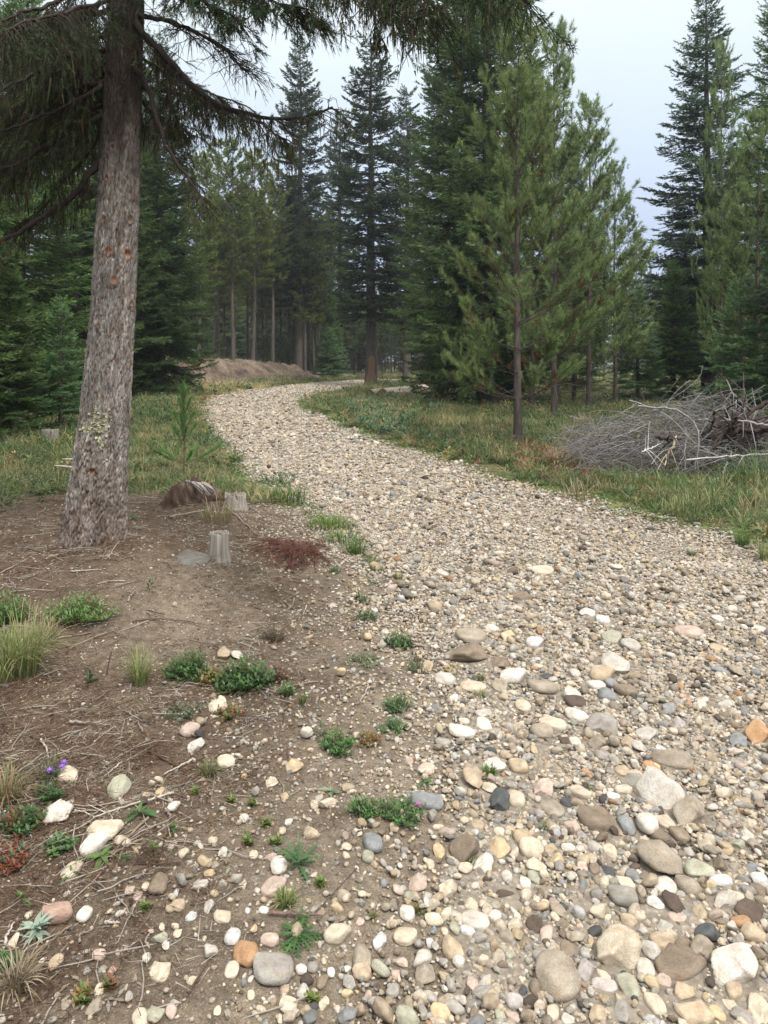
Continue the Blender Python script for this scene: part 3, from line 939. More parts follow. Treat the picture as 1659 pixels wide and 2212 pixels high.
def hero_trunk():
    NS = 300
    zz = np.concatenate([np.arange(zg - .35, 4.7, .0095), np.linspace(4.8, 13.5, 50)])
    th = np.arange(NS) * 2 * math.pi / NS
    Z, TH = np.meshgrid(zz, th, indexing='ij')
    r = tree_r(Z)
    per = 26
    A = TH / (2 * math.pi) * per; 
    # ring-periodic warp
    cx_, sy_ = np.cos(TH), np.sin(TH)
    w1 = noise3(cx_ * 3 + 20, sy_ * 3 + 20, Z * 5 + 3) - .5; w2 = noise3(cx_ * 9 + 31, sy_ * 9 + 20, Z * 16 + 7) - .5
    A2 = A + 3.2 * w1 + 2.2 * w2
    B2 = Z * 9 + 2.2 * w1 + 1.4 * w2
    F1, F2, ID = worley(np.mod(A2, per), B2)
    crack = 1 - sst(F2 - F1, .0, .16)
    A3 = TH / (2 * math.pi) * 70 + 2.0 * w2 + 1.5 * w1
    f1, f2, id2 = worley(np.mod(A3, 70), Z * 34 + 2 * w2)
    flake = 1 - sst(f2 - f1, .0, .14)
    fine = noise3(cx_ * 34 + 50, sy_ * 34 + 50, Z * 60) - .5
    mid = noise3(cx_ * 12 + 50, sy_ * 12 + 50, Z * 7) - .5
    low = sst(Z, zg + 1.5, zg)
    amp = .8 + .6 * low
    dsp = amp * (-.008 * crack - .004 * flake + .005 * (ID - .5) + .004 * (id2 - .5) + .009 * fine + .012 * mid + .007 * (noise3(cx_ * 20 + 50, sy_ * 20 + 50, Z * 22) - .5))
    # root flare lobes
    fl = np.exp(-np.clip(Z - zg, 0, 9) / .16)
    dsp = dsp + fl * .07 * (np.cos(TH * 3 + .8) * .6 + np.cos(TH * 5 + 2) * .4) + .02 * (noise3(cx_ * 1.5 + 9, sy_ * 1.5 + 9, Z * .8) - .5)
    plate = np.array([.205, .200, .188]); redd = np.array([.19, .14, .105]); deep = np.array([.115, .074, .052])
    gry = np.array([.33, .315, .30])
    tone = noise3(cx_ * 4 + 11, sy_ * 4 + 11, Z * 2.2)[..., None]
    C = plate * (1 - sst(tone, .5, .8)) + gry * sst(tone, .5, .8)
    idm = ID[..., None]
    C = C * (.85 + .3 * idm)
    C = np.where((id2[..., None] > .84), C * .5 + redd * .75, C)
    C = np.where((id2[..., None] < .12), C * 1.35, C)
    C = C * (1 - crack[..., None]) + deep * crack[..., None]
    C = C * (1 - .55 * flake[..., None]) + redd * .6 * (.55 * flake[..., None])
    # weathering: dark rusty foot; upper trunk dark brown with canopy shade painted in
    foot = sst(Z, zg + .75, zg + .1)[..., None]
    C = C * (1 - .45 * foot) + np.array([.10, .055, .035]) * .45 * foot
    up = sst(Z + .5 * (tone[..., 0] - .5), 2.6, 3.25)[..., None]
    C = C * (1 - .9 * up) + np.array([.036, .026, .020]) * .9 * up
    # branch scars
    for (su, sv, rad, orange) in [(245, 392, .022, 1), (296, 425, .018, .6), (238, 480, .03, .5), (290, 478, .035, .35), (250, 548, .035, 1), (286, 552, .04, 1), (262, 610, .03, .8),
                                  (230, 705, .022, .7), (295, 655, .028, .4), (222, 1010, .03, .5), (258, 330, .025, .3), (215, 955, .03, 0)]:
        q = at(su, sv, TY); dep = proj(q)[2]
        rr = float(tree_r(q[2])); dxx = np.clip((q[0] - tree_x(q[2])) / rr, -.95, .95)
        t0 = -math.acos(dxx) if True else 0
        dd = np.hypot((np.angle(np.exp(1j * (TH - t0)))) * rr, (Z - q[2]) * .8)
        rad = rad * .62; dd = dd * (.75 + .5 * noise3(TH * 12 + su, Z * 40, 1.5)); m = np.exp(-(dd / rad) ** 2); ring = np.exp(-((dd - rad * 1.1) / (rad * .35)) ** 2)
        dsp = dsp + .010 * ring - .008 * m
        oc = (np.array([.34, .15, .055]) * orange + np.array([.1, .07, .05]) * (1 - orange))
        C = C * (1 - m[..., None] * .85) + oc * m[..., None] * .85
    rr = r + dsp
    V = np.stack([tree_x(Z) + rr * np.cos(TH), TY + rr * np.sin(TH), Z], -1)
    V = V - TB
    i = np.arange(len(zz) - 1)[:, None] * NS; k = np.arange(NS)[None]
    q = np.stack([i + k, i + (k + 1) % NS, i + NS + (k + 1) % NS, i + NS + k], -1).reshape(-1, 4)
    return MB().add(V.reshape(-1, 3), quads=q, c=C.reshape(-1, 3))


big = empty('conifer_tree', TB, 'big foreground conifer with thick scaly grey bark and drooping lichen-hung limbs', 'tree')
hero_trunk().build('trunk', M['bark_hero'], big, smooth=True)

# resin and lichen crust on the trunk
def crust(px_list, name, colr, size):
    mb = MB(); g = np.random.default_rng(3)
    for (u, v, n, spu, spv) in px_list:
        for _ in range(n):
            uu, vv = u + g.normal() * spu, v + g.normal() * spv
            q = at(uu, vv, TY); rr = float(tree_r(q[2])); cx = np.clip((q[0] - tree_x(q[2])) / rr, -.98, .98)
            th = -math.acos(cx)
            nv = np.array([math.cos(th), math.sin(th), 0])
            c = np.array([tree_x(q[2]), TY, q[2]]) + nv * (rr + .004) - TB
            s = size * (.4 + g.random())
            w = nrm(g.normal(size=3)) * s; h = nrm(np.cross(w, nv)) * s * .8
            o = nv * s * .6
            mb.add([c - w, c + h + o, c + w + o * .5, c - h], quads=[[0, 1, 2, 3]], c=np.array(colr) * (.5 + .8 * g.random()))
    return tag(mb.build(name, M['lichen'], big), kind='stuff')
crust([(226, 915, 120, 14, 7), (218, 925, 60, 9, 4), (240, 905, 60, 8, 14), (238, 950, 40, 5, 16), (228, 888, 30, 6, 10)], 'lichen_crust', (.42, .40, .27), .011)
for (u, v, L_, tlt) in [(213, 434, .09, .1), (152, 1012, .2, .25), (150, 992, .14, .05)]:
    q = at(u + 8, v, TY - .05) - TB
    P_ = np.array([[q + np.array([-L_ * t + .08, -.03 * t, tlt * .1 * t]) for t in np.linspace(0, 1, 4)]])
    vv, qq = tubes(P_, [[.009, .007, .006, .003]], 5)
    MB().add(vv, quads=qq, c=(.42, .38, .34)).build('dead_twig_stub', M['twig'], big)


def bough(ctrl, r0, twl=.38, tws=.05, green=.5, lich=1.0, hang=.7, tmin=.12, nl=.026, nw=.0038, npd=26, gc=(.048, .076, .024), local=True, both=True, sub=4):
    """a limb (world control points) with hanging twigs, needles and lichen"""
    P_ = smooth_path(ctrl, 26); lich = lich * .45; hang = hang * .85; r0 = r0 * .78
    Ln = np.linalg.norm(np.diff(P_, axis=0), axis=1).sum()
    g = rng
    jit = np.cumsum(g.normal(size=P_.shape) * .006, axis=0); jit -= np.linspace(0, 1, len(P_))[:, None] * 0
    P_ = P_ + jit
    wb = MB()
    t_ = np.linspace(0, 1, 26)
    v, q = tubes((P_ - TB)[None], (r0 * (1 - .88 * t_) ** .9 + .002)[None], 7)
    wb.add(v, quads=q, c=(.036, .027, .022))
    n = int(Ln / tws * (2 if both else 1))
    t = tmin + (1 - tmin) * g.random(n)
    f = lambda tt: np.stack([np.interp(tt, t_, P_[:, k_]) for k_ in range(3)], -1)
    p0 = f(t); d0 = nrm(f(np.minimum(t + .03, 1)) - f(np.maximum(t - .03, 0)))
    side = np.cross(d0, np.array([0, 0, 1.])) * np.sign(g.random((n, 1)) - .5)
    d = nrm(d0 * .7 + side * (.9 + .4 * g.random((n, 1))) + np.array([0, 0, -1.]) * hang * (.2 + g.random((n, 1))) + .15 * g.normal(size=(n, 3)))
    L = twl * (.35 + .9 * g.random(n)) * (1.1 - .6 * t)
    ts = np.linspace(0, 1, 5)
    TP = p0[:, None] + d[:, None] * (L[:, None, None] * ts[None, :, None])
    TP[..., 2] -= hang * .55 * L[:, None] * ts[None] ** 2
    TP = TP + g.normal(size=TP.shape) * .006 * ts[None, :, None]
    v, q = tubes(TP - TB, (.0045 * (1 - .75 * ts))[None] * (r0 / .03) ** .3, 3)
    wb.add(v, quads=q, c=(.036, .028, .022))
    # sub twigs
    si = np.repeat(np.arange(n), sub); m = len(si)
    st = .15 + .85 * g.random(m)
    sp0 = TP[si, np.minimum((st * 4).astype(int), 3)]; fr = (st * 4) % 1
    sp0 = sp0 * (1 - fr[:, None]) + TP[si, np.minimum((st * 4).astype(int) + 1, 4)] * fr[:, None]
    sd_ = nrm(d[si] * .8 + g.normal(size=(m, 3)) * .45 + np.array([0, 0, -.75 * hang]))
    sl = twl * .34 * (.3 + .9 * g.random(m))
    ss = np.linspace(0, 1, 3)
    SP = sp0[:, None] + sd_[:, None] * (sl[:, None, None] * ss[None, :, None]); SP[..., 2] -= .3 * sl[:, None] * ss[None] ** 2
    v, q = tubes(SP - TB, (.0022 * (1 - .6 * ss))[None], 3)
    wb.add(v, quads=q, c=(.034, .027, .021))
    w = wb.build('bough', M['twig'], big, smooth=True)
    nd = MB()
    gc = np.array(gc)
    keep = g.random(m) < green
    if keep.any():
        k_ = np.where(keep)[0]
        C = gc * (.6 + .9 * g.random((len(k_), 1))) * np.where(g.random((len(k_), 1)) < .08, np.array([2.2, 1.0, .8]), 1.0)
        needles(nd, SP[k_, 0] - TB, sd_[k_], sl[k_] * 1.05, npd, nl, nw, R(58), C, .3)
        # end sprays on the twigs themselves
        k2 = np.where(g.random(n) < green)[0]
        needles(nd, TP[k2, 3] - TB, nrm(TP[k2, 4] - TP[k2, 3]), L[k2] * .32, npd, nl, nw, R(55), gc * (.8 + .8 * g.random((len(k2), 1))) * 1.15, .2)
        nd.build('needles', M['needle'], w)
    if lich > 0:
        nh = int(n * sub * 2.2 * lich)
        hi = g.integers(0, m, nh); hb = SP[hi, g.integers(0, 3, nh)] + g.normal(size=(nh, 3)) * .004
        hl = .03 + .14 * g.random(nh) ** 2.2
        hd = nrm(np.array([0, 0, -1.]) + g.normal(size=(nh, 3)) * .13)
        pal = np.array([(.030, .026, .013), (.055, .045, .018), (.075, .042, .020), (.040, .046, .018)])
        C = pal[g.integers(0, 4, nh)] * (.6 + .8 * g.random((nh, 1)))
        v, tt, c = blades(hb - TB, hd, hl, .0035 + .006 * g.random(nh), C)
        tag(MB().add(v, tris=tt, c=c).build('hanging_lichen', M['lichen'], w), kind='stuff')
    return w


def PX(*pts): return [at(u, v, TY + dy) for (u, v, dy) in pts]


# right-hand limbs
bough(PX((285, 40, 0), (312, 70, -.1), (350, 115, -.2), (400, 165, -.3), (440, 205, -.35), (480, 232, -.4), (560, 252, -.5), (640, 258, -.6), (715, 235, -.7)), .032, .34, .045, .22, .9, .45, .1)
bough(PX((345, 108, -.15), (360, 145, -.2), (370, 200, -.25), (378, 225, -.3)), .016, .22, .05, .15, .8, .8)
bough(PX((290, 150, -.05), (312, 190, -.15), (330, 245, -.3), (362, 312, -.4), (395, 365, -.5), (425, 405, -.6), (455, 450, -.7)), .024, .26, .06, .15, .35, .5, .35, sub=3)
bough(PX((290, 190, 0), (350, 200, .1), (420, 222, .2), (500, 250, .3), (560, 278, .3), (620, 318, .2)), .022, .34, .036, .5, 1.3, .95, .08, sub=5)
bough(PX((290, 110, .1), (350, 150, .5), (430, 190, .7), (500, 215, .9), (540, 232, 1.0)), .016, .36, .036, .55, 1.2, .95, .1, sub=5)
bough(PX((280, 180, .1), (330, 235, .5), (380, 265, .9), (430, 285, 1.2)), .014, .34, .036, .5, 1.3, 1.0, .1, sub=5)
bough(PX((290, 30, 0), (370, 45, -.2), (440, 85, -.4), (490, 125, -.5), (530, 175, -.6)), .02, .42, .045, .25, .3, .1, .15, sub=4)
# left-hand limbs
bough(PX((235, 105, 0), (150, 118, -.1), (60, 165, -.2), (-20, 205, -.3), (-120, 260, -.4)), .022, .4, .036, .65, 1.0, .95, .06, sub=5)
bough(PX((228, 178, 0), (120, 212, .1), (0, 255, .2), (-110, 310, .3)), .024, .38, .036, .65, 1.1, .95, .06, sub=5)
bough(PX((222, 185, -.05), (165, 208, -.2), (90, 236, -.3), (0, 262, -.4), (-90, 300, -.5)), .018, .36, .038, .6, 1.0, .95, .06, sub=5)
bough(PX((218, 252, 0), (150, 285, -.1), (112, 305, -.2), (50, 345, -.25), (0, 365, -.3), (-110, 420, -.4)), .026, .30, .045, .5, 1.1, .9, .08, sub=5)
bough(PX((212, 352, 0), (185, 385, -.1), (150, 430, -.15), (100, 465, -.2), (60, 490, -.25), (0, 520, -.3), (-120, 580, -.4)), .030, .24, .055, .35, .9, .85, .1, sub=4)
bough(PX((238, 20, 0), (150, 40, .2), (60, 62, .4), (-40, 100, .6), (-120, 150, .7)), .024, .42, .034, .7, 1.0, 1.0, .06, sub=5)
bough(PX((240, -40, 0), (150, -10, -.3), (60, 20, -.6), (-40, 60, -.9)), .024, .55, .036, .7, 1.0, 1.0, .06, sub=5)
bough(PX((235, 60, 0), (180, 130, .6), (100, 220, .9), (20, 300, 1.1), (-60, 380, 1.2)), .014, .34, .034, .7, 1.2, 1.0, .06, sub=5)
bough(PX((230, 150, .1), (160, 250, .8), (90, 330, 1.2), (10, 410, 1.5)), .014, .32, .036, .7, 1.1, 1.0, .1, sub=5)
bough(PX((228, 270, .1), (190, 350, .4), (120, 430, .7), (50, 480, .9)), .010, .28, .05, .6, 1.0, 1.0, .2, sub=4)
bough(PX((236, 80, 0), (160, 92, .1), (80, 130, .2), (0, 150, .3), (-120, 200, .4)), .018, .40, .030, .85, 1.2, .95, .05, sub=5, gc=(.036, .058, .020))
bough(PX((232, 140, 0), (150, 175, .3), (70, 215, .5), (-20, 240, .6), (-130, 280, .8)), .018, .40, .030, .85, 1.2, .95, .05, sub=5, gc=(.036, .058, .020))
bough(PX((225, 225, 0), (160, 250, .3), (80, 300, .5), (0, 330, .6), (-120, 380, .8)), .018, .36, .032, .8, 1.2, .95, .05, sub=5, gc=(.036, .058, .020))
bough(PX((238, 0, 0), (170, 0, -.5), (90, 30, -1.0), (0, 60, -1.4)), .018, .38, .030, .85, 1.0, .95, .05, sub=5, gc=(.036, .058, .020))
bough(PX((280, 60, .1), (330, 90, .4), (380, 150, .6), (430, 180, .8)), .014, .34, .030, .8, 1.2, .9, .08, sub=5, gc=(.036, .058, .020))
# overhead boughs reaching toward the camera
bough([at(330, -160, 5.0), at(430, -75, 4.5), at(520, -35, 4.1), at(600, -10, 3.9), at(690, 12, 3.7)], .02, .36, .034, .9, .3, .6, .05, gc=(.035, .070, .026), npd=34)
bough([at(300, -120, 5.2), at(380, -60, 4.8), at(450, -18, 4.5), at(520, 10, 4.3), at(545, 22, 4.2)], .018, .34, .036, .9, .3, .6, .05, gc=(.035, .075, .026), npd=34)
bough([at(420, -420, 5.0), at(600, -240, 4.2), at(720, -130, 3.6), at(800, -60, 3.3), at(880, -18, 3.1), at(960, 10, 3.0)], .022, .42, .030, .75, 1.2, .9, .05, gc=(.034, .058, .018), sub=5)
bough([at(520, -400, 4.6), at(760, -220, 3.6), at(900, -110, 3.1), at(990, -55, 2.9), at(1070, -15, 2.8)], .020, .36, .030, .9, .6, .9, .05, gc=(.036, .070, .020), sub=5)
bough([at(500, -300, 4.6), at(640, -160, 4.0), at(720, -70, 3.7), at(765, -10, 3.5), at(790, 45, 3.4), at(805, 110, 3.4)], .014, .22, .04, .3, .5, .6, .3, sub=3)
bough([at(300, -260, 5.4), at(420, -150, 5.0), at(560, -90, 4.7), at(660, -50, 4.5), at(740, -30, 4.4)], .02, .42, .036, .8, .8, .9, .05, gc=(.032, .058, .020))
# crown above the frame
for k_ in range(26):
    a_ = k_ * 2.4 + .3; zz_ = 4.7 + k_ * .3; ll = 2.2 * (1 - k_ / 34)
    c0 = np.array([tree_x(zz_), TY, zz_])
    dv = np.array([math.cos(a_), math.sin(a_), 0])
    bough([c0, c0 + dv * ll * .35 + [0, 0, .05], c0 + dv * ll * .7 - [0, 0, .15], c0 + dv * ll - [0, 0, .45]], .022, .5, .06, .9, .3, .8, .1, nl=.06, nw=.012, npd=12, gc=(.035, .06, .022), sub=3)


# ------------------------------------------------------------------ stones
def icosphere(sub):
    import bmesh
    bm = bmesh.new(); bmesh.ops.create_icosphere(bm, subdivisions=sub, radius=1)
    V = np.array([v.co[:] for v in bm.verts]); T = np.array([[v.index for v in f.verts] for f in bm.faces]); bm.free()
    return V, T


ICO = {k: icosphere(k) for k in (2, 3, 4)}


def stone_proto(name, seed, shape, mat, sub=3):
    """unit stone, about 2 wide; shape: round, flat, angular, long"""
    g = np.random.default_rng(seed)
    V, T = ICO[sub]
    V = V.copy()
    if shape == 'angular':
        # cut by random planes
        N = nrm(g.normal(size=(13, 3))); D = .60 + .30 * g.random(13)
        r = np.full(len(V), 1.25)
        for n_, d_ in zip(N, D):
            c = V @ n_
            r = np.where(c > .05, np.minimum(r, d_ / np.maximum(c, .05)), r)
        r = r * .9 + .1 * np.minimum(r, 1.0)
        V = V * r[:, None]
    else:
        p = {'round': 2.4, 'flat': 2.7, 'long': 2.4}[shape]
        V = np.sign(V) * np.abs(V) ** (2 / p); V = V / np.abs(V).max()
        N = nrm(g.normal(size=(5, 3))); D = .70 + .22 * g.random(5)
        for n_, d_ in zip(N, D):
            c = V @ n_
            ex = np.clip(c - d_, 0, None) * .75
            V = V - ex[:, None] * n_
    o = seed * 3.1
    V = V * (1 + .20 * (noise3(V[:, 0] * .9 + o, V[:, 1] * .9 + 9, V[:, 2] * .9 + 3) - .5)[:, None])
    V = V * (1 + .10 * (noise3(V[:, 0] * 3 + o, V[:, 1] * 3 + 9, V[:, 2] * 3 + 3) - .5)[:, None])
    sk = g.normal(size=2) * .16
    V[:, 0] += sk[0] * V[:, 1]; V[:, 1] += sk[1] * V[:, 0] * V[:, 0]
    for k in range(3):
        lo, hi = V[:, k].min(), V[:, k].max(); V[:, k] = (V[:, k] - (lo + hi) / 2) / ((hi - lo) / 2)
    return MB().add(V, tris=T).mesh(name, mat, True)


SHP = {'round': [stone_proto('rounded_stone', 100 + i, 'round', M['stone'], 4 if i < 4 else 3) for i in range(7)],
       'angular': [stone_proto('angular_stone', 130 + i, 'angular', M['stone'], 4) for i in range(7)],
       'flat': [stone_proto('flat_stone', 160 + i, 'flat', M['stone'], 4) for i in range(6)]}
PAL = {'cream': (.56, .49, .37), 'white': (.55, .535, .49), 'tan': (.43, .34, .22), 'yellow': (.55, .42, .22), 'orange': (.48, .25, .09), 'brown': (.235, .18, .125),
       'darkbrown': (.11, .075, .055), 'grey': (.30, .295, .275), 'lightgrey': (.44, .43, .40), 'bluegrey': (.22, .25, .28), 'paleblue': (.50, .54, .57),
       'slate': (.07, .085, .095), 'pink': (.44, .27, .21), 'rose': (.50, .385, .33), 'green': (.34, .36, .27), 'lavender': (.42, .39, .40), 'greytan': (.32, .275, .21)}
WORD = {'cream': 'cream', 'white': 'white', 'tan': 'tan', 'yellow': 'yellowish', 'orange': 'orange', 'brown': 'brown', 'darkbrown': 'dark brown', 'grey': 'grey',
        'lightgrey': 'light grey', 'bluegrey': 'blue-grey', 'paleblue': 'pale blue', 'slate': 'dark slate', 'pink': 'reddish pink', 'rose': 'pinkish', 'green': 'greenish grey',
        'lavender': 'mauve grey', 'greytan': 'grey-tan'}
CROP = {7: (0, 1632), 8: (829.5, 1632), 6: (829.5, 1152), 5: (0, 1152)}
# crop, x, y, w, h, tilt, colour, shape, hand-written label ('' = made from its neighbours)
ST = [
 (7, 295, 85, 95, 55, 10, 'cream', 'round', 'cream stone under the purple flowers at the left edge'),
 (7, 513, 137, 92, 85, 0, 'green', 'round', 'round grey-green stone right of the purple flowers'),
 (7, 250, 250, 125, 80, -15, 'white', 'angular', 'big blocky whitish stone on the twigs near the left edge'),
 (7, 448, 322, 155, 70, -8, 'cream', 'flat', 'long cream-yellow boulder behind the round white stone'),
 (7, 417, 372, 105, 108, 0, 'white', 'round', 'big round white stone leaning on the cream-yellow boulder'),
 (7, 243, 688, 135, 70, 20, 'pink', 'round', 'reddish pink oval stone above the silvery rosette plant'),
 (7, 238, 885, 56, 95, -20, 'tan', 'round', 'long tan pebble lying upright in the lower left corner'),
 (7, 688, 548, 85, 88, 0, 'brown', 'round', 'round brown stone alone on the bare dirt'),
 (7, 688, 930, 92, 65, 0, 'cream', 'flat', 'heart-shaped cream stone left of the orange stone'),
 (7, 1062, 856, 108, 82, 8, 'orange', 'round', 'smooth bright orange stone near the bottom of the picture'),
 (7, 1005, 782, 68, 56, -20, 'paleblue', 'round', 'pale blue-white stone just behind the orange stone'),
 (7, 1460, 772, 103, 75, -20, 'cream', 'round', 'smooth cream egg-like stone right of the lower rosette weed'),
 (7, 1611, 380, 88, 68, 0, 'bluegrey', 'round', 'rounded blue-grey stone right of the upper rosette weed'),
 (7, 1180, 910, 180, 120, 10, 'grey', 'flat', 'large grey lichened slab half buried beside the orange stone'),
 (7, 1565, 868, 88, 85, 0, 'greytan', 'round', 'round grey-brown stone right of the grey lichened slab'),
 (7, 1205, 475, 75, 62, 0, 'white', 'round', 'white stone touching the upper rosette weed'),
 (8, 1190, 155, 210, 150, 12, 'lightgrey', 'angular', 'largest pale grey angular boulder on the right side gravel'),
 (8, 1315, 240, 130, 120, -20, 'greytan', 'angular', 'grey-brown wedge stone leaning right of the largest pale boulder'),
 (8, 920, 275, 155, 82, 0, 'brown', 'flat', 'brown banded flat stone left of the largest pale boulder'),
 (8, 383, 103, 85, 88, 0, 'tan', 'angular', 'blocky tan stone standing up beside a small grass tuft'),
 (8, 184, 195, 150, 60, 0, 'bluegrey', 'flat', 'flat blue slab by the pink flower'),
 (8, 498, 198, 90, 80, 0, 'slate', 'angular', 'dark slate pyramid-shaped stone'),
 (8, 345, 408, 130, 90, -15, 'brown', 'angular', 'brown wedge stone left of the pitted yellow-brown stone'),
 (8, 500, 400, 92, 76, 0, 'yellow', 'angular', 'pitted yellow-brown stone in the lower middle'),
 (8, 636, 405, 105, 70, 0, 'cream', 'round', 'striped cream oval stone right of the pitted yellow-brown stone'),
 (8, 1138, 292, 98, 80, 15, 'white', 'round', 'white stone with rusty specks below the largest pale boulder'),
 (8, 1195, 460, 165, 130, 20, 'greytan', 'angular', 'triangular flat-topped grey-brown stone in the lower right'),
 (8, 1355, 495, 130, 72, 0, 'green', 'angular', 'greenish grey stone right of the triangular grey-brown stone'),
 (8, 1010, 850, 195, 125, -10, 'cream', 'angular', 'big cream-tan slab with a blocky outline near the bottom right'),
 (8, 750, 957, 195, 150, -20, 'greytan', 'round', 'biggest rounded brown boulder at the bottom of the picture'),
 (8, 1280, 900, 225, 112, 5, 'brown', 'angular', 'dark brown rough boulder left of the big white boulder'),
 (8, 1515, 900, 175, 155, -35, 'white', 'angular', 'big white boulder near the bottom right corner'),
 (8, 1395, 772, 125, 68, 0, 'slate', 'angular', 'blackish green stone above the big white boulder'),
 (8, 1252, 645, 85, 80, 0, 'darkbrown', 'angular', 'dark brown cube-like stone on the right side gravel'),
 (8, 955, 993, 115, 48, -8, 'lavender', 'flat', 'long mauve oval stone right of the biggest rounded boulder'),
 (8, 395, 715, 125, 72, -15, 'lightgrey', 'flat', 'greyish cream oblong stone left of the maroon stone'),
 (8, 650, 733, 72, 60, 0, 'darkbrown', 'angular', 'dark maroon angular stone in the lower middle'),
 (8, 243, 1113, 88, 62, 0, 'yellow', 'round', 'orange-yellow stone at the bottom edge'),
 (8, 563, 1065, 82, 52, 0, 'lavender', 'round', 'smooth pale mauve oval stone near the bottom edge'),
 (6, 358, 520, 180, 85, 0, 'brown', 'angular', 'biggest brown boulder at the left edge of the gravel road'),
 (6, 378, 447, 130, 60, 12, 'greytan', 'flat', 'tilted brown slab resting behind the biggest brown boulder'),
 (6, 992, 560, 125, 84, -10, 'lightgrey', 'angular', 'grey-white mottled boulder in the middle of the gravel'),
 (6, 937, 838, 145, 78, 0, 'grey', 'angular', 'speckled granite boulder in the gravel'),
 (6, 336, 858, 118, 50, 0, 'white', 'flat', 'flat white oval stone at the left of the gravel'),
 (6, 1245, 980, 175, 62, -5, 'greytan', 'flat', 'long brown-grey boulder above the largest pale boulder'),
 (6, 1610, 862, 110, 76, -10, 'orange', 'angular', 'blocky orange-tan stone at the right edge'),
 (6, 560, 620, 122, 60, -8, 'white', 'round', 'white-cream long stone right of the biggest brown boulder'),
 (6, 825, 733, 90, 46, 0, 'darkbrown', 'round', 'dark brown stone behind the speckled granite boulder'),
 (5, 970, 518, 60, 48, 0, 'tan', 'angular', 'tan rock behind the leafy low shrub'),
]
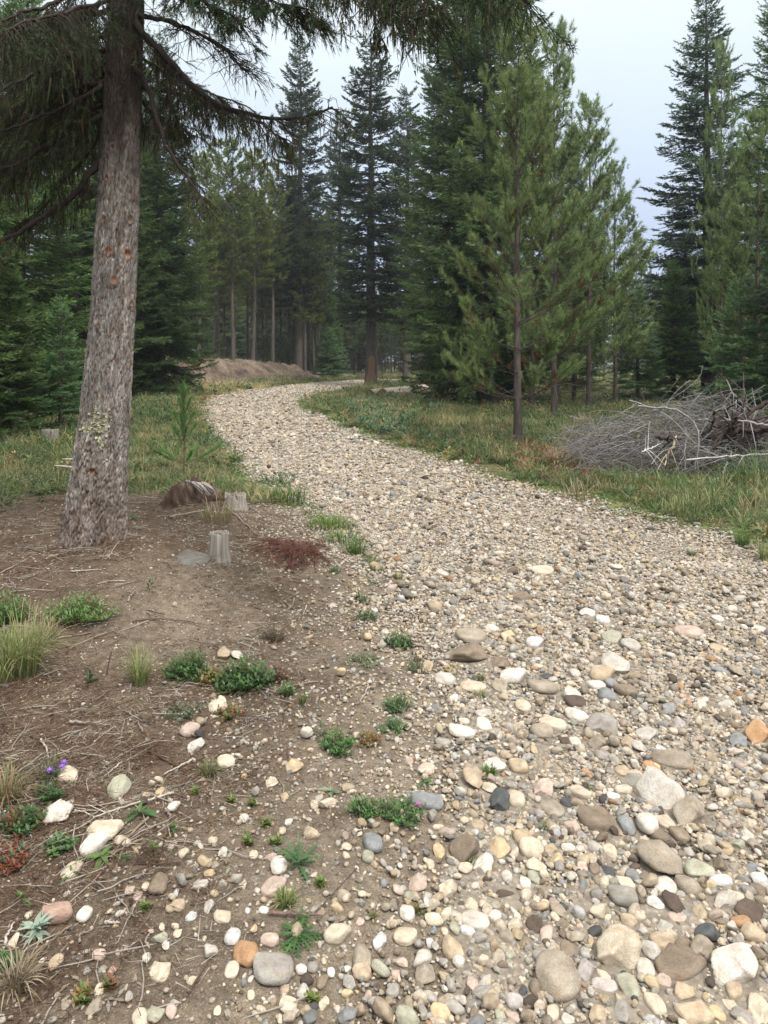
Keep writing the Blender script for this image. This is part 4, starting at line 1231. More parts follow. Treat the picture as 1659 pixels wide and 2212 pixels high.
ROWS = """7 633 170 40 38 tan|7 692 160 45 32 yellow|7 528 374 80 34 cream|7 308 492 72 60 cream|7 752 215 48 60 white|7 366 687 66 54 white|7 628 562 35 58 cream|7 960 693 75 48 cream
7 902 652 44 48 lightgrey|7 866 557 66 32 lightgrey|7 1003 920 62 58 cream|7 1414 207 80 46 cream|7 1358 212 40 42 cream|7 1053 274 46 30 white|7 1343 337 66 40 tan|7 1180 560 88 76 rose
7 1563 935 80 62 tan|7 1640 800 60 58 paleblue|7 690 790 72 42 green|7 765 760 38 60 cream|7 738 1107 50 46 rose|7 962 423 42 32 white|7 793 423 45 32 cream|7 1272 45 80 48 yellow|7 975 28 80 44 cream
7 303 207 35 30 white|7 560 578 40 35 rose|7 595 605 35 35 rose|7 760 595 26 24 paleblue|7 825 693 46 36 paleblue|7 770 648 60 45 tan|7 735 662 42 30 tan|7 520 683 34 26 white|7 718 825 38 30 white|7 632 875 42 34 white
7 60 800 45 60 cream|7 430 1012 42 42 cream|7 428 862 58 42 rose|7 485 928 38 30 pink|7 185 886 26 24 white|7 700 742 28 28 cream|7 1095 425 40 36 cream|7 1172 445 58 28 rose|7 1230 175 36 40 yellow|7 1175 115 55 34 cream
7 1055 90 24 18 yellow|7 1248 290 40 24 white|7 1220 325 34 34 cream|7 925 600 40 26 yellow|7 1050 560 30 36 cream|7 905 515 50 28 yellow|7 1070 670 24 22 paleblue|7 1140 668 46 24 paleblue|7 1095 748 32 36 yellow|7 1590 440 60 40 green
7 1500 395 50 28 cream|7 1495 430 30 26 cream|7 1400 885 24 36 cream|7 1350 915 50 40 grey|7 1300 925 50 36 white|7 1395 975 50 56 brown|7 1510 985 60 50 grey|7 1230 1005 40 36 tan|7 1310 1020 55 46 lightgrey|7 1085 1035 36 34 cream
7 1245 1080 80 60 cream|7 1400 1070 46 40 cream|7 1500 1030 46 30 yellow|7 670 1115 80 50 green|7 940 1100 34 34 cream|7 1590 1040 34 30 rose|7 830 975 50 26 cream|7 1165 800 80 46 rose|7 1430 935 36 36 paleblue|7 1085 965 26 26 white
8 570 195 90 56 cream|8 727 228 92 70 greytan|8 690 147 90 55 rose|8 1052 302 70 62 bluegrey|8 1215 282 70 58 cream|8 600 360 85 50 tan|8 1215 566 97 60 white|8 1312 570 100 66 greytan|8 655 474 90 48 cream|8 432 478 85 64 white
8 238 412 52 50 yellow|8 150 553 80 66 rose|8 275 578 80 60 cream|8 530 523 55 46 lightgrey|8 1030 614 135 70 grey|8 1173 637 80 46 paleblue|8 1473 632 115 44 lightgrey|8 1580 680 120 76 darkbrown|8 92 780 100 62 cream|8 565 738 70 52 cream
8 703 772 65 58 rose|8 755 678 70 46 greytan|8 690 875 95 56 grey|8 1370 845 100 74 greytan|8 1205 800 105 66 tan|8 1155 840 80 84 lightgrey|8 868 930 90 60 lavender|8 1030 1110 80 90 grey|8 1170 1070 80 96 cream
8 1345 1115 150 84 tan|8 1620 1110 100 120 cream|8 100 1135 110 58 green|8 180 945 90 74 greytan|8 600 1012 40 62 slate|8 730 1112 62 64 cream|8 385 995 60 48 rose|8 1285 1020 90 66 tan|8 800 835 75 56 brown|8 1060 1000 100 80 green
8 950 945 55 56 cream|8 1130 925 80 68 white|8 1450 475 70 56 brown|8 1275 345 75 54 brown|8 1192 355 80 54 brown|8 520 604 95 32 darkbrown|8 1625 545 80 48 paleblue|8 1455 545 95 42 paleblue|8 560 400 45 66 grey|8 745 455 70 48 yellow
8 460 145 80 36 cream|8 850 165 90 46 cream|8 990 175 60 34 paleblue|8 1080 105 80 56 grey|8 1035 150 80 34 cream|8 1155 55 80 36 yellow|8 1030 65 60 42 tan|8 580 50 90 50 tan|8 470 45 100 56 white|8 180 62 78 36 rose
8 790 210 60 34 slate|8 405 300 56 36 tan|8 498 332 50 34 cream|8 235 312 50 22 cream|8 812 310 60 46 rose|8 855 345 50 30 grey|8 910 398 66 42 lightgrey|8 980 418 64 46 cream|8 795 402 60 32 white|8 720 405 60 36 tan
8 910 488 50 54 brown|8 970 500 58 40 slate|8 1045 548 66 52 cream|8 855 487 50 34 rose|8 1435 365 60 26 bluegrey|8 1570 340 52 52 white|8 1590 488 60 34 bluegrey|8 1530 385 80 40 green|8 610 555 56 42 white|8 648 530 54 48 green
8 380 650 66 42 cream|8 215 712 84 40 cream|8 100 680 66 56 white|8 360 760 70 34 paleblue|8 212 757 34 32 bluegrey|8 262 760 32 32 cream|8 305 748 52 44 green|8 295 830 90 76 tan|8 200 812 40 34 paleblue|8 322 888 54 44 white
8 50 943 40 34 rose|8 70 895 70 34 rose|8 505 1130 50 40 green|8 790 1140 60 42 lightgrey|8 920 1130 80 50 tan|8 1060 720 80 40 tan|8 1215 745 80 48 lightgrey|8 1270 700 80 46 rose|8 1365 690 84 56 tan|8 1540 725 90 42 orange
8 1520 605 70 46 cream|8 1600 775 110 60 tan|8 1620 590 70 44 brown|8 1290 815 60 54 brown|8 1225 840 54 36 rose|8 1515 1015 80 66 tan|8 1590 1000 84 40 grey|8 1440 1120 66 52 yellow|8 1500 1085 70 60 cream|8 1210 980 60 56 rose
6 385 668 115 48 cream|6 535 440 60 40 yellow|6 652 474 80 46 paleblue|6 433 832 72 48 white|6 805 692 75 56 white|6 828 785 75 58 white|6 730 828 125 48 cream|6 683 858 90 54 greytan|6 685 665 130 54 greytan|6 945 610 110 66 tan
6 1042 683 85 50 brown|6 1065 488 90 46 lightgrey|6 1528 900 80 42 bluegrey|6 500 662 65 48 greytan|6 263 635 90 50 white|6 578 1005 90 54 tan|6 470 1005 100 56 white|6 388 1040 80 48 tan|6 1155 1017 75 40 orange|6 180 1022 80 38 cream
6 1135 868 95 44 lightgrey|6 1315 430 120 52 rose|6 590 277 80 36 brown|6 685 162 100 32 cream|6 1000 145 60 24 white|6 248 172 60 32 lightgrey|6 876 347 75 32 white|6 985 450 85 46 green|6 945 373 60 32 paleblue|6 220 315 60 42 tan
6 500 565 90 46 brown|6 700 700 10 10 tan|6 915 660 76 40 white|6 985 655 60 44 bluegrey|6 965 700 80 46 bluegrey|6 1085 1040 60 36 cream|6 945 965 70 42 grey|6 920 905 80 52 greytan|6 830 900 52 42 white|6 1100 925 60 58 lightgrey
6 1190 930 44 42 paleblue|6 1050 910 60 46 tan|6 785 905 54 32 darkbrown|6 1275 818 50 38 lavender|6 1480 740 70 34 lightgrey|6 1230 762 60 40 bluegrey|6 1525 600 60 44 greytan|6 1455 598 80 28 bluegrey|6 1440 500 66 30 tan|6 1620 415 60 26 white
6 700 620 60 22 slate|6 825 605 48 40 white|6 350 970 56 26 bluegrey|6 345 815 50 26 white|6 255 905 70 34 grey|6 470 410 50 30 white|6 190 575 50 36 tan|6 600 745 66 60 cream|6 430 780 70 38 lightgrey|6 1440 370 60 26 white
5 1025 530 50 34 white|5 892 571 30 28 white|5 958 720 40 28 cream|5 940 750 80 42 cream|5 820 850 80 54 rose|5 848 917 62 50 white|5 915 852 60 34 white|5 968 922 95 42 cream|5 970 988 85 44 lightgrey|5 770 980 75 44 tan
5 515 833 40 34 cream|5 487 782 38 24 white|5 440 955 40 40 rose|5 1362 885 65 42 paleblue|5 1194 776 42 34 tan|5 1196 918 46 40 cream|5 1313 968 60 34 cream|5 1270 1005 80 46 yellow|5 1170 992 70 30 rose|5 1247 468 45 24 paleblue
5 1238 517 40 26 paleblue|5 1292 502 50 18 cream|5 1335 500 40 24 brown|5 1535 693 60 28 cream|5 1520 650 50 24 white|5 1385 272 55 18 green|5 1290 318 35 22 cream|5 780 167 35 14 white|5 449 133 35 24 white|5 535 112 35 22 rose""".replace('\n', '|').split('|')
rr_ = random.Random(9)
for row in ROWS:
    c_, x_, y_, w_, h_, k_ = row.split()
    w_, h_ = float(w_), float(h_)
    if w_ < 22: continue
    ST.append((int(c_), float(x_), float(y_), w_, h_, rr_.uniform(-25, 25) if w_ > h_ * 1.15 else 0, k_, rr_.choice(['round', 'angular', 'angular', 'flat', 'round']), ''))
ST = ST[:298]

MARKS = []        # (u, v, short noun) landmarks for labels
HEROXY = []


def put_stone(u, v, wpx, hpx, tilt, colr, shape, label, idx):
    q = G(u, v + hpx * .2)
    dep = proj(q)[2]
    w = wpx / FO * dep
    dist = math.hypot(q[0], q[1]); sa = (CAMZ - q[2]) / math.hypot(dist, CAMZ - q[2]); ca = math.sqrt(1 - sa * sa)
    hh = hpx / FO * dep
    kz = {'round': .64, 'angular': .80, 'flat': .42}[shape]
    zt = kz * min(w, hh / max(sa, .3))
    zt = min(zt, hh * .9 / ca)
    vis = zt * .62
    dp = max(.5 * w, min(1.5 * w, math.sqrt(max(hh * hh - (vis * ca) ** 2, (hh * .5) ** 2)) / sa))
    me = SHP[shape][idx % len(SHP[shape])]
    o = link('boulder' if w > .16 else ('stone' if w > .07 else 'pebble'), me)
    y = q[1] + 0
    o.location = (q[0], y, h1(q[0], y) + zt * .5 * .52)
    o.scale = (w / 2, dp / 2, zt / 2)
    o.rotation_euler = (rr_.uniform(-.12, .12), rr_.uniform(-.12, .12), R(tilt))
    b = rr_.uniform(.88, 1.12)
    pc = np.array(PAL[colr]); pc = pc * .66 + pc.mean() * np.array([1.07, 1.0, .9]) * .34
    o.color = (*[min(.8, c * b * 1.02) for c in pc], 1)
    HEROXY.append((q[0], y, max(w, dp) / 2))
    return o, w


def words_dir(du, dv):
    s = []
    if abs(dv) > .45 * abs(du): s.append('below' if dv > 0 else 'above')
    if abs(du) > .45 * abs(dv): s.append('right of' if du > 0 else 'left of')
    return s


STONES = []
for i, (c_, x_, y_, w_, h_, t_, k_, sh, lb) in enumerate(ST):
    ox, oy = CROP[c_]
    u, v = ox + x_ / 2, oy + y_ / 2
    if u > 1655: u = 1650
    o, w = put_stone(u, v, w_ / 2, h_ / 2, t_, k_, sh, lb, i)
    STONES.append((o, u, v, w_ / 2, h_ / 2, k_, sh, lb))
    if lb:
        MARKS.append((u, v, lb))
SHORT = {'cream stone under the purple flowers at the left edge': 'purple flowers', 'round grey-green stone right of the purple flowers': 'round grey-green stone'}
NOUN = ['stone under the purple flowers', 'round grey-green stone', 'blocky whitish stone', 'cream-yellow boulder', 'round white stone', 'reddish pink stone', 'long tan pebble', 'lone round brown stone',
        'heart-shaped stone', 'orange stone', 'pale blue-white stone', 'cream egg-like stone', 'rounded blue-grey stone', 'grey lichened slab', 'round grey-brown stone', 'white stone by the rosette weed',
        'largest pale boulder', 'grey-brown wedge', 'brown banded stone', 'blocky tan stone', 'flat blue slab', 'dark slate pyramid', 'brown wedge stone', 'pitted yellow-brown stone', 'striped cream oval',
        'rusty-specked white stone', 'triangular grey-brown stone', 'greenish grey stone', 'cream-tan slab', 'biggest rounded boulder', 'dark brown rough boulder', 'big white boulder', 'blackish green stone',
        'dark brown cube stone', 'long mauve stone', 'greyish oblong stone', 'dark maroon stone', 'orange-yellow stone', 'pale mauve oval', 'biggest brown boulder', 'tilted brown slab', 'mottled grey-white boulder',
        'speckled granite boulder', 'flat white oval', 'long brown-grey boulder', 'orange-tan block', 'white-cream long stone', 'dark brown round stone', 'tan rock by the shrub']
LM = [(a, b, n) for (a, b, _), n in zip(MARKS, NOUN)]
LM += [(474, 1180, 'short grey post stump'), (640, 1205, 'dead red needle branch'), (525, 1460, 'low leafy shrub'), (640, 1862, 'upper rosette weed'), (820, 1762, 'leafy weed clump by the blue slab')]
used = set()
for (o, u, v, w, h, k, sh, lb) in STONES:
    if not lb:
        size = 'tiny' if w < 15 else 'small' if w < 28 else 'medium' if w < 45 else 'large'
        shp = {'round': 'rounded', 'angular': 'angular', 'flat': 'flat'}[sh]
        near = sorted(LM, key=lambda m: math.hypot(m[0] - u, m[1] - v))[:6]
        cand = []
        for a in near:
            d = words_dir(u - a[0], v - a[1]); dist = math.hypot(a[0] - u, a[1] - v)
            pre = 'just ' if dist < 60 else '' if dist < 150 else 'well '
            cand.append(f"{size} {shp} {WORD[k]} stone {pre}{' and '.join(d)} the {a[2]}")
        for a, b in ((0, 1), (0, 2), (1, 2)):
            d = words_dir(u - near[a][0], v - near[a][1])
            cand.append(f"{size} {shp} {WORD[k]} stone {d[0]} the {near[a][2]}, towards the {near[b][2]}")
        cand = [c for c in cand if len(c.split()) <= 16]
        lb = next((c for c in cand if c not in used), cand[0] + ', second')
    used.add(lb)
    tag(o, lb, 'boulder' if o.name.startswith('boulder') else 'stone', 'stones lying on the road and dirt')
HX = np.array(HEROXY)


# ------------------------------------------------------------------ scattered stuff through geometry nodes
def proto_collection(name, meshes):
    c = bpy.data.collections.new(name)
    for i, me in enumerate(meshes):
        o = bpy.data.objects.new(f'{name}_{i:02d}', me)
        c.objects.link(o)
    return c


def scatter_object(name, P, rot, scl, idx, C, pcoll, label, cat):
    n = len(P)
    me = bpy.data.meshes.new(name)
    me.vertices.add(n); me.vertices.foreach_set('co', P.astype(np.float32).ravel())
    for nm, ty, a, key in (('rot', 'FLOAT_VECTOR', rot, 'vector'), ('scl', 'FLOAT_VECTOR', scl, 'vector'),
                           ('idx', 'INT', idx, 'value'), ('rnd', 'FLOAT', rng.random(n), 'value')):
        q = me.attributes.new(nm, ty, 'POINT')
        q.data.foreach_set(key, np.ascontiguousarray(a, dtype=np.int32 if ty == 'INT' else np.float32).ravel())
    q = me.color_attributes.new('col', 'FLOAT_COLOR', 'POINT')
    q.data.foreach_set('color', np.concatenate([C, np.ones((n, 1))], 1).astype(np.float32).ravel())
    o = link(name, me)
    ng = bpy.data.node_groups.new(name, 'GeometryNodeTree')
    ng.interface.new_socket('Geometry', in_out='INPUT', socket_type='NodeSocketGeometry')
    ng.interface.new_socket('Geometry', in_out='OUTPUT', socket_type='NodeSocketGeometry')
    N, L = ng.nodes, ng.links
    gi, go = N.new('NodeGroupInput'), N.new('NodeGroupOutput')
    iop = N.new('GeometryNodeInstanceOnPoints')
    ci = N.new('GeometryNodeCollectionInfo'); ci.inputs['Collection'].default_value = pcoll
    ci.inputs['Separate Children'].default_value = True; ci.inputs['Reset Children'].default_value = True

    def na(nm, ty):
        a = N.new('GeometryNodeInputNamedAttribute'); a.data_type = ty; a.inputs[0].default_value = nm
        return a.outputs[0]
    er = N.new('FunctionNodeEulerToRotation')
    L.new(na('rot', 'FLOAT_VECTOR'), er.inputs[0])
    L.new(gi.outputs[0], iop.inputs['Points']); L.new(ci.outputs[0], iop.inputs['Instance'])
    iop.inputs['Pick Instance'].default_value = True
    L.new(na('idx', 'INT'), iop.inputs['Instance Index'])
    L.new(er.outputs[0], iop.inputs['Rotation']); L.new(na('scl', 'FLOAT_VECTOR'), iop.inputs['Scale'])
    L.new(iop.outputs[0], go.inputs[0])
    md = o.modifiers.new('scatter', 'NODES'); md.node_group = ng
    return tag(o, label, cat, None, 'stuff')


def view_halfwidth(y):
    return .60 * y + 1.1


def rand_xy(y0, y1, dens, xr=None):
    """uniform points between two depths, in the part of the place the camera could see"""
    w = view_halfwidth(y1)
    a = xr or (-w, w)
    n = int((a[1] - a[0]) * (y1 - y0) * dens)
    x = a[0] + (a[1] - a[0]) * rng.random(n); y = y0 + (y1 - y0) * rng.random(n)
    k = np.abs(x) < view_halfwidth(y)
    return x[k], y[k]


keys = ['cream', 'tan', 'lightgrey', 'grey', 'bluegrey', 'brown', 'white', 'rose', 'orange', 'slate', 'greytan', 'yellow', 'darkbrown', 'paleblue', 'green']
wts = np.array([.22, .15, .13, .085, .035, .075, .11, .055, .012, .015, .09, .04, .03, .02, .02]); wts /= wts.sum()
PALA = np.array([PAL[k] for k in keys])
PALA = PALA * .58 + PALA.mean(1, keepdims=True) * np.array([1.08, 1.0, .88]) * .42
pebs = []
for i in range(14):
    pebs.append(stone_proto('pebble_shape', 200 + i, ['round', 'angular', 'flat', 'angular', 'angular'][i % 5], M['stonei'], 3 if i < 9 else 2))
pc_near = proto_collection('gravel_stone_shapes', pebs)
pX, pY, pR = [], [], []
for (y0, y1, dens, r0, r1, al, keep) in [(1.2, 2.8, 8500, .0035, .011, 2.2, 'all'), (1.2, 2.8, 1700, .009, .024, 2.2, 'road'), (2.8, 4.6, 5600, .005, .011, 2.0, 'all'), (2.8, 4.6, 1300, .009, .026, 2.3, 'road'),
                                   (4.6, 8, 2700, .0075, .014, 2.4, 'all'), (4.6, 8, 420, .012, .038, 2.6, 'road'), (8, 14, 1500, .010, .021, 2.4, 'all'), (8, 14, 150, .018, .055, 2.6, 'road'),
                                   (14, 25, 700, .013, .032, 2.2, 'all'), (14, 25, 40, .03, .07, 2.4, 'road'), (25, 66, 190, .024, .06, 2.2, 'all')]:
    w = view_halfwidth(y1)
    x, y = rand_xy(y0, y1, dens, (-min(w, 3.2 if y1 < 14 else w), min(w, 6 if y1 < 14 else w)))
    s = sroad(x, y)
    if keep == 'all':
        p = sst(s, -.75, .12)
        p = p * (.55 + .45 * sst(s, -.1, .9) if y0 < 4 else 1)
        # sparse pebbles on the dirt in the left foreground
        dd = polydist(x, y, DIRT)
        p = np.maximum(p, .22 * sst(s, -2.2, -.3) * (dd > -.2) * (y < 8))
        p = np.maximum(p, .075 * (dd > -.2) * (y < 8))
        # bare patches between the stones
        p = p * (.35 + .65 * sst(noise2(x * 2.1, y * 2.1, 3, 31) + .25 * sst(s, 0, 1.5), .36, .56))
        if y0 >= 8: p = sst(s, -.45, .15)
    else:
        p = sst(s, -.4, .3) * (.45 + .55 * sst(noise2(x * .8, y * .8, 2, 33) + .2 * sst(s, 0, 1.5), .38, .6))
        p = np.maximum(p, .05 * sst(s, -1.8, -.4) * (y < 6))
    k = rng.random(len(x)) < p
    x, y = x[k], y[k]
    r = r0 * (1 - rng.random(len(x)) * (1 - (r0 / r1) ** al)) ** (-1 / al)
    if keep == 'all': r = np.where(sroad(x, y) < -.8, r * .75, r)
    pX.append(x); pY.append(y); pR.append(r)
pX, pY, pR = map(np.concatenate, (pX, pY, pR))
keepm = np.ones(len(pX), bool)
for hx, hy, hr in HX:
    near_ = (np.abs(pX - hx) < hr + .04) & (np.abs(pY - hy) < hr + .04)
    keepm &= ~(near_ & (np.hypot(pX - hx, pY - hy) < hr * .92 + pR * .4))
pX, pY, pR = pX[keepm], pY[keepm], pR[keepm]
n = len(pX)
print('gravel stones', n)
sxy = pR[:, None] * np.stack([.85 + .5 * rng.random(n), .7 + .35 * rng.random(n)], 1)
szz = pR * (.48 + .40 * rng.random(n))
pz = H(pX, pY) + szz * (.2 + 1.1 * rng.random(n) ** 1.5) + .004 * (sroad(pX, pY) > 0)
ci_ = rng.choice(len(keys), n, p=wts)
# fine grit is browner than the bigger stones
C_ = PALA[ci_] * (.62 + .46 * rng.random((n, 1)))
C_ = np.clip(C_, 0, .78)
idx = np.where(pR * 600 / np.maximum(pY, .5) > 3.5, rng.integers(0, 9, n), rng.integers(0, 14, n))
scatter_object('gravel', np.stack([pX, pY, pz], 1), np.stack([rng.normal(size=n) * .28, rng.normal(size=n) * .28, rng.random(n) * 6.283], 1),
               np.concatenate([sxy, szz[:, None]], 1), idx, C_, pc_near, 'loose mixed river gravel covering the road and scattered on the dirt', 'gravel')


# grass -----------------------------------------------------------------------
def grass_proto(seed, n, rad, h0, wd, lean):
    g = np.random.default_rng(seed); mb = MB()
    for _ in range(n):
        a = g.random() * 6.283; r = rad * math.sqrt(g.random()); b = np.array([r * math.cos(a), r * math.sin(a), 0])
        a2 = a + g.normal() * .7; out = np.array([math.cos(a2), math.sin(a2), 0]); h = h0 * (.45 + .75 * g.random()); ln = lean * (.3 + g.random())
        s = np.array([-out[1], out[0], 0]) * wd * (.7 + .6 * g.random())
        t = np.array([0, .35, .7, 1.0])
        c = b + out * (ln * h * t ** 1.8)[:, None] + np.array([0, 0, 1.]) * (h * (t - .28 * ln * t ** 2.2))[:, None]
        w = np.array([.8, 1, .7, 0])[:, None]
        V = np.concatenate([c[:3] - s * w[:3], c[:3] + s * w[:3], c[3:]])
        mb.add(V, tris=[[2, 5, 6]], quads=[[0, 3, 4, 1], [1, 4, 5, 2]])
    return mb.mesh('grass_clump_shape', M['leafi'])


def leaf_strip(mb, b, d, up, L, W, bend, c, tip=1.6, nseg=4):
    d = nrm(np.asarray(d, float)); s = nrm(np.cross(d, up)); u2 = np.cross(s, d)
    t = np.linspace(0, 1, nseg + 1)
    w = np.sin(np.clip(t, .03, 1) ** .75 * math.pi) ** .8 * W / 2; w[-1] = 0.0004; w[0] = W * .08
    P_ = b + d * (L * t)[:, None] - u2 * (bend * L * t ** 2)[:, None]
    V = np.concatenate([P_ - s * w[:, None] + u2 * (w * .25)[:, None], P_, P_ + s * w[:, None] + u2 * (w * .25)[:, None]])
    m = nseg + 1; q = []
    for i in range(nseg):
        q += [[i, m + i, m + i + 1, i + 1], [m + i, 2 * m + i, 2 * m + i + 1, m + i + 1]]
    mb.add(V, quads=q, c=c)


def herb_proto(seed, n, h0, lw):
    g = np.random.default_rng(seed); mb = MB()
    for _ in range(n):
        a = g.random() * 6.283; el = .15 + 1.1 * g.random(); r = .5 * h0 * g.random()
        b = np.array([r * math.cos(a), r * math.sin(a), h0 * g.random() ** 1.4 * .8])
        leaf_strip(mb, b, [math.cos(a) * math.cos(el), math.sin(a) * math.cos(el), math.sin(el)], np.array([0, 0, 1.]), lw * (2 + 1.2 * g.random()), lw, .3, (1, 1, 1), nseg=2)
    return mb.mesh('herb_shape', M['leafi'])


gp = [grass_proto(50 + i, 26, .055, .20, .0028, .9) for i in range(4)] + [grass_proto(60 + i, 30, .05, .11, .0026, 1.0) for i in range(3)] + [grass_proto(70 + i, 16, .05, .34, .0022, .6) for i in range(3)]
gcoll = proto_collection('grass_clump_shapes', gp)
gX, gY, gS = [], [], []
for (y0, y1, dens, s) in [(2.0, 6, 90, .9), (6, 10, 120, 1.0), (10, 16, 75, 1.1), (16, 28, 34, 1.45), (28, 48, 12, 2.0), (48, 90, 3.0, 3.0)]:
    x, y = rand_xy(y0, y1, dens)
    p = veg_density(x, y)
    p = p * (.35 + .65 * sst(noise2(x * 1.2, y * 1.2, 3, 41), .35, .6))
    p = np.maximum(p, .0)
    k = rng.random(len(x)) < p
    gX.append(x[k]); gY.append(y[k]); gS.append(np.full(k.sum(), s))
gX, gY, gS = map(np.concatenate, (gX, gY, gS))
n = len(gX); print('grass clumps', n)
red = inpoly(gX, gY, P_RED); straw = inpoly(gX, gY, P_STRAW)
sr = sroad(gX, gY)
edge = sst(sr, -.9, -.1)
tone = noise2(gX * .7, gY * .7, 3, 44)
green = np.array([.085, .135, .040]); olive = np.array([.135, .145, .060]); straw_c = np.array([.36, .30, .155]); deepg = np.array([.045, .085, .032]); redc = np.array([.17, .10, .055]); lime = np.array([.14, .21, .06])
C_ = green + (olive - green) * sst(tone, .35, .62)[:, None]
rn = rng.random(n)
C_ = np.where((rn < .28)[:, None], straw_c * .8, C_)
C_ = np.where((rn > .86)[:, None], deepg, C_)
C_ = np.where((edge > .5)[:, None] & (rng.random(n) < .6)[:, None], lime, C_)
C_ = np.where((straw & (rng.random(n) < .85))[:, None], straw_c * 1.05, C_)
C_ = np.where((red & (rng.random(n) < .15))[:, None], redc, C_)
C_ = C_ * (.85 + .7 * rng.random((n, 1)))
hs = .8 * (1 - .6 * edge) * (.4 + .8 * rng.random(n)) * (.6 + .8 * noise2(gX * .8, gY * .8, 2, 71)) * gS
tall = rng.random(n) < .2
idx = np.where(edge > .5, rng.integers(4, 7, n), np.where(tall, rng.integers(7, 10, n), rng.integers(0, 4, n)))
scl = np.stack([gS * 1.15, gS * 1.15, hs * .95], 1)
gZ = H(gX, gY) - .005 + .12 * (gY > 37) * (gY < 66) * (((bankline(gY) - gX) * .75 > .5) & ((bankline(gY) - gX) * .75 < 4.2))
scatter_object('grass', np.stack([gX, gY, gZ], 1), np.stack([rng.normal(size=n) * .1, rng.normal(size=n) * .1, rng.random(n) * 6.283], 1), scl, idx, C_, gcoll,
               'mixed green and straw coloured grass on both verges', 'grass')

# low leafy ground cover ---------------------------------------------------------
hp = [herb_proto(80 + i, 26, .10, .022) for i in range(4)] + [herb_proto(90 + i, 30, .2, .018) for i in range(3)]
hcoll = proto_collection('herb_shapes', hp)
gX, gY, gS = [], [], []
for (y0, y1, dens, s) in [(1.5, 6, 22, .5), (6, 10, 50, 1.0), (10, 16, 36, 1.2), (16, 28, 16, 1.7), (28, 60, 4, 2.6)]:
    x, y = rand_xy(y0, y1, dens)
    p = veg_density(x, y) * sst(noise2(x * .9 + 7, y * .9, 3, 51), .42, .58)
    sd_ = sroad(x, y)
    p = np.maximum(p * (1 - .7 * sst(sd_, -1, 0)), .8 * (polydist(x, y, P_COVER) + (noise2(x * 1.5, y * 1.5, 2, 77) - .5) * 3 > 0))
    p = np.maximum(p, .8 * inpoly(x, y, P_RED))
    if y0 < 6: p = np.maximum(p, .035 * (polydist(x, y, DIRT) > 0) * (sd_ < .2) * sst(noise2(x * 2, y * 2, 2, 58), .5, .6) * 4)
    k = rng.random(len(x)) < p
    gX.append(x[k]); gY.append(y[k]); gS.append(np.full(k.sum(), s))
# denser leafy mat by the dark fir
x, y = rand_xy(13, 27, 90, (-1, 6)); k = inpoly(x, y, P_COVER); gX.append(x[k]); gY.append(y[k]); gS.append(np.full(k.sum(), 1.5))
gX, gY, gS = map(np.concatenate, (gX, gY, gS)); n = len(gX); print('herbs', n)
cov = inpoly(gX, gY, P_COVER); red = inpoly(gX, gY, P_RED)
tone = noise2(gX * .6, gY * .6, 2, 55)
C_ = np.array([.05, .095, .035]) + (np.array([.10, .13, .05]) - np.array([.05, .095, .035])) * sst(tone, .4, .6)[:, None]
C_ = np.where((cov & (rng.random(n) < .7))[:, None], np.array([.075, .125, .065]), C_)
C_ = np.where(((rng.random(n) < .035) | (red & (rng.random(n) < .22)))[:, None], np.array([.19, .075, .05]), C_)
C_ = np.where((rng.random(n) < .10)[:, None], np.array([.24, .19, .08]), C_)
C_ = C_ * (.85 + .8 * rng.random((n, 1)))
s_ = gS * (.7 + .6 * rng.random(n))
scatter_object('ground_cover', np.stack([gX, gY, H(gX, gY) - .005], 1), np.stack([rng.normal(size=n) * .15, rng.normal(size=n) * .15, rng.random(n) * 6.283], 1), np.stack([s_, s_, s_], 1),
               np.where(cov, rng.integers(0, 4, n), rng.integers(0, 7, n)), C_, hcoll, 'low leafy plants mixed into the grass, some turned red', 'plants')


# needle litter and small twigs ---------------------------------------------------
def litter_proto(seed, kind):
    g = np.random.default_rng(seed); mb = MB()
    if kind == 'needles':
        n = 34; b = g.normal(size=(n, 3)) * [.05, .05, .003]; b[:, 2] = np.abs(b[:, 2]) + .002
        d = nrm(g.normal(size=(n, 3)) * [1, 1, .12]); v, t, c = blades(b, d, .03 + .03 * g.random(n), np.full(n, .0018), np.ones((n, 3))); mb.add(v, tris=t)
    elif kind == 'twig':
        P_ = np.cumsum(g.normal(size=(1, 6, 3)) * [.006, .006, .002] + [.03, 0, 0], axis=1); P_ -= P_.mean(1, keepdims=True); P_[..., 2] += .005
        v, q = tubes(P_, np.array([[.0020, .0022, .002, .0018, .0014, .001]]), 4); mb.add(v, quads=q)
    else:
        n = 9; a = g.random(n) * 6.283; b = g.normal(size=(n, 3)) * [.03, .03, .002]; b[:, 2] = np.abs(b[:, 2]) + .003
        for i in range(n): leaf_strip(mb, b[i], [math.cos(a[i]), math.sin(a[i]), .1 * g.normal()], np.array([0, 0, 1.]), .018 + .012 * g.random(), .008, .5 * g.random(), (1, 1, 1), nseg=2)
    return mb.mesh('litter_shape', M['leafi'])


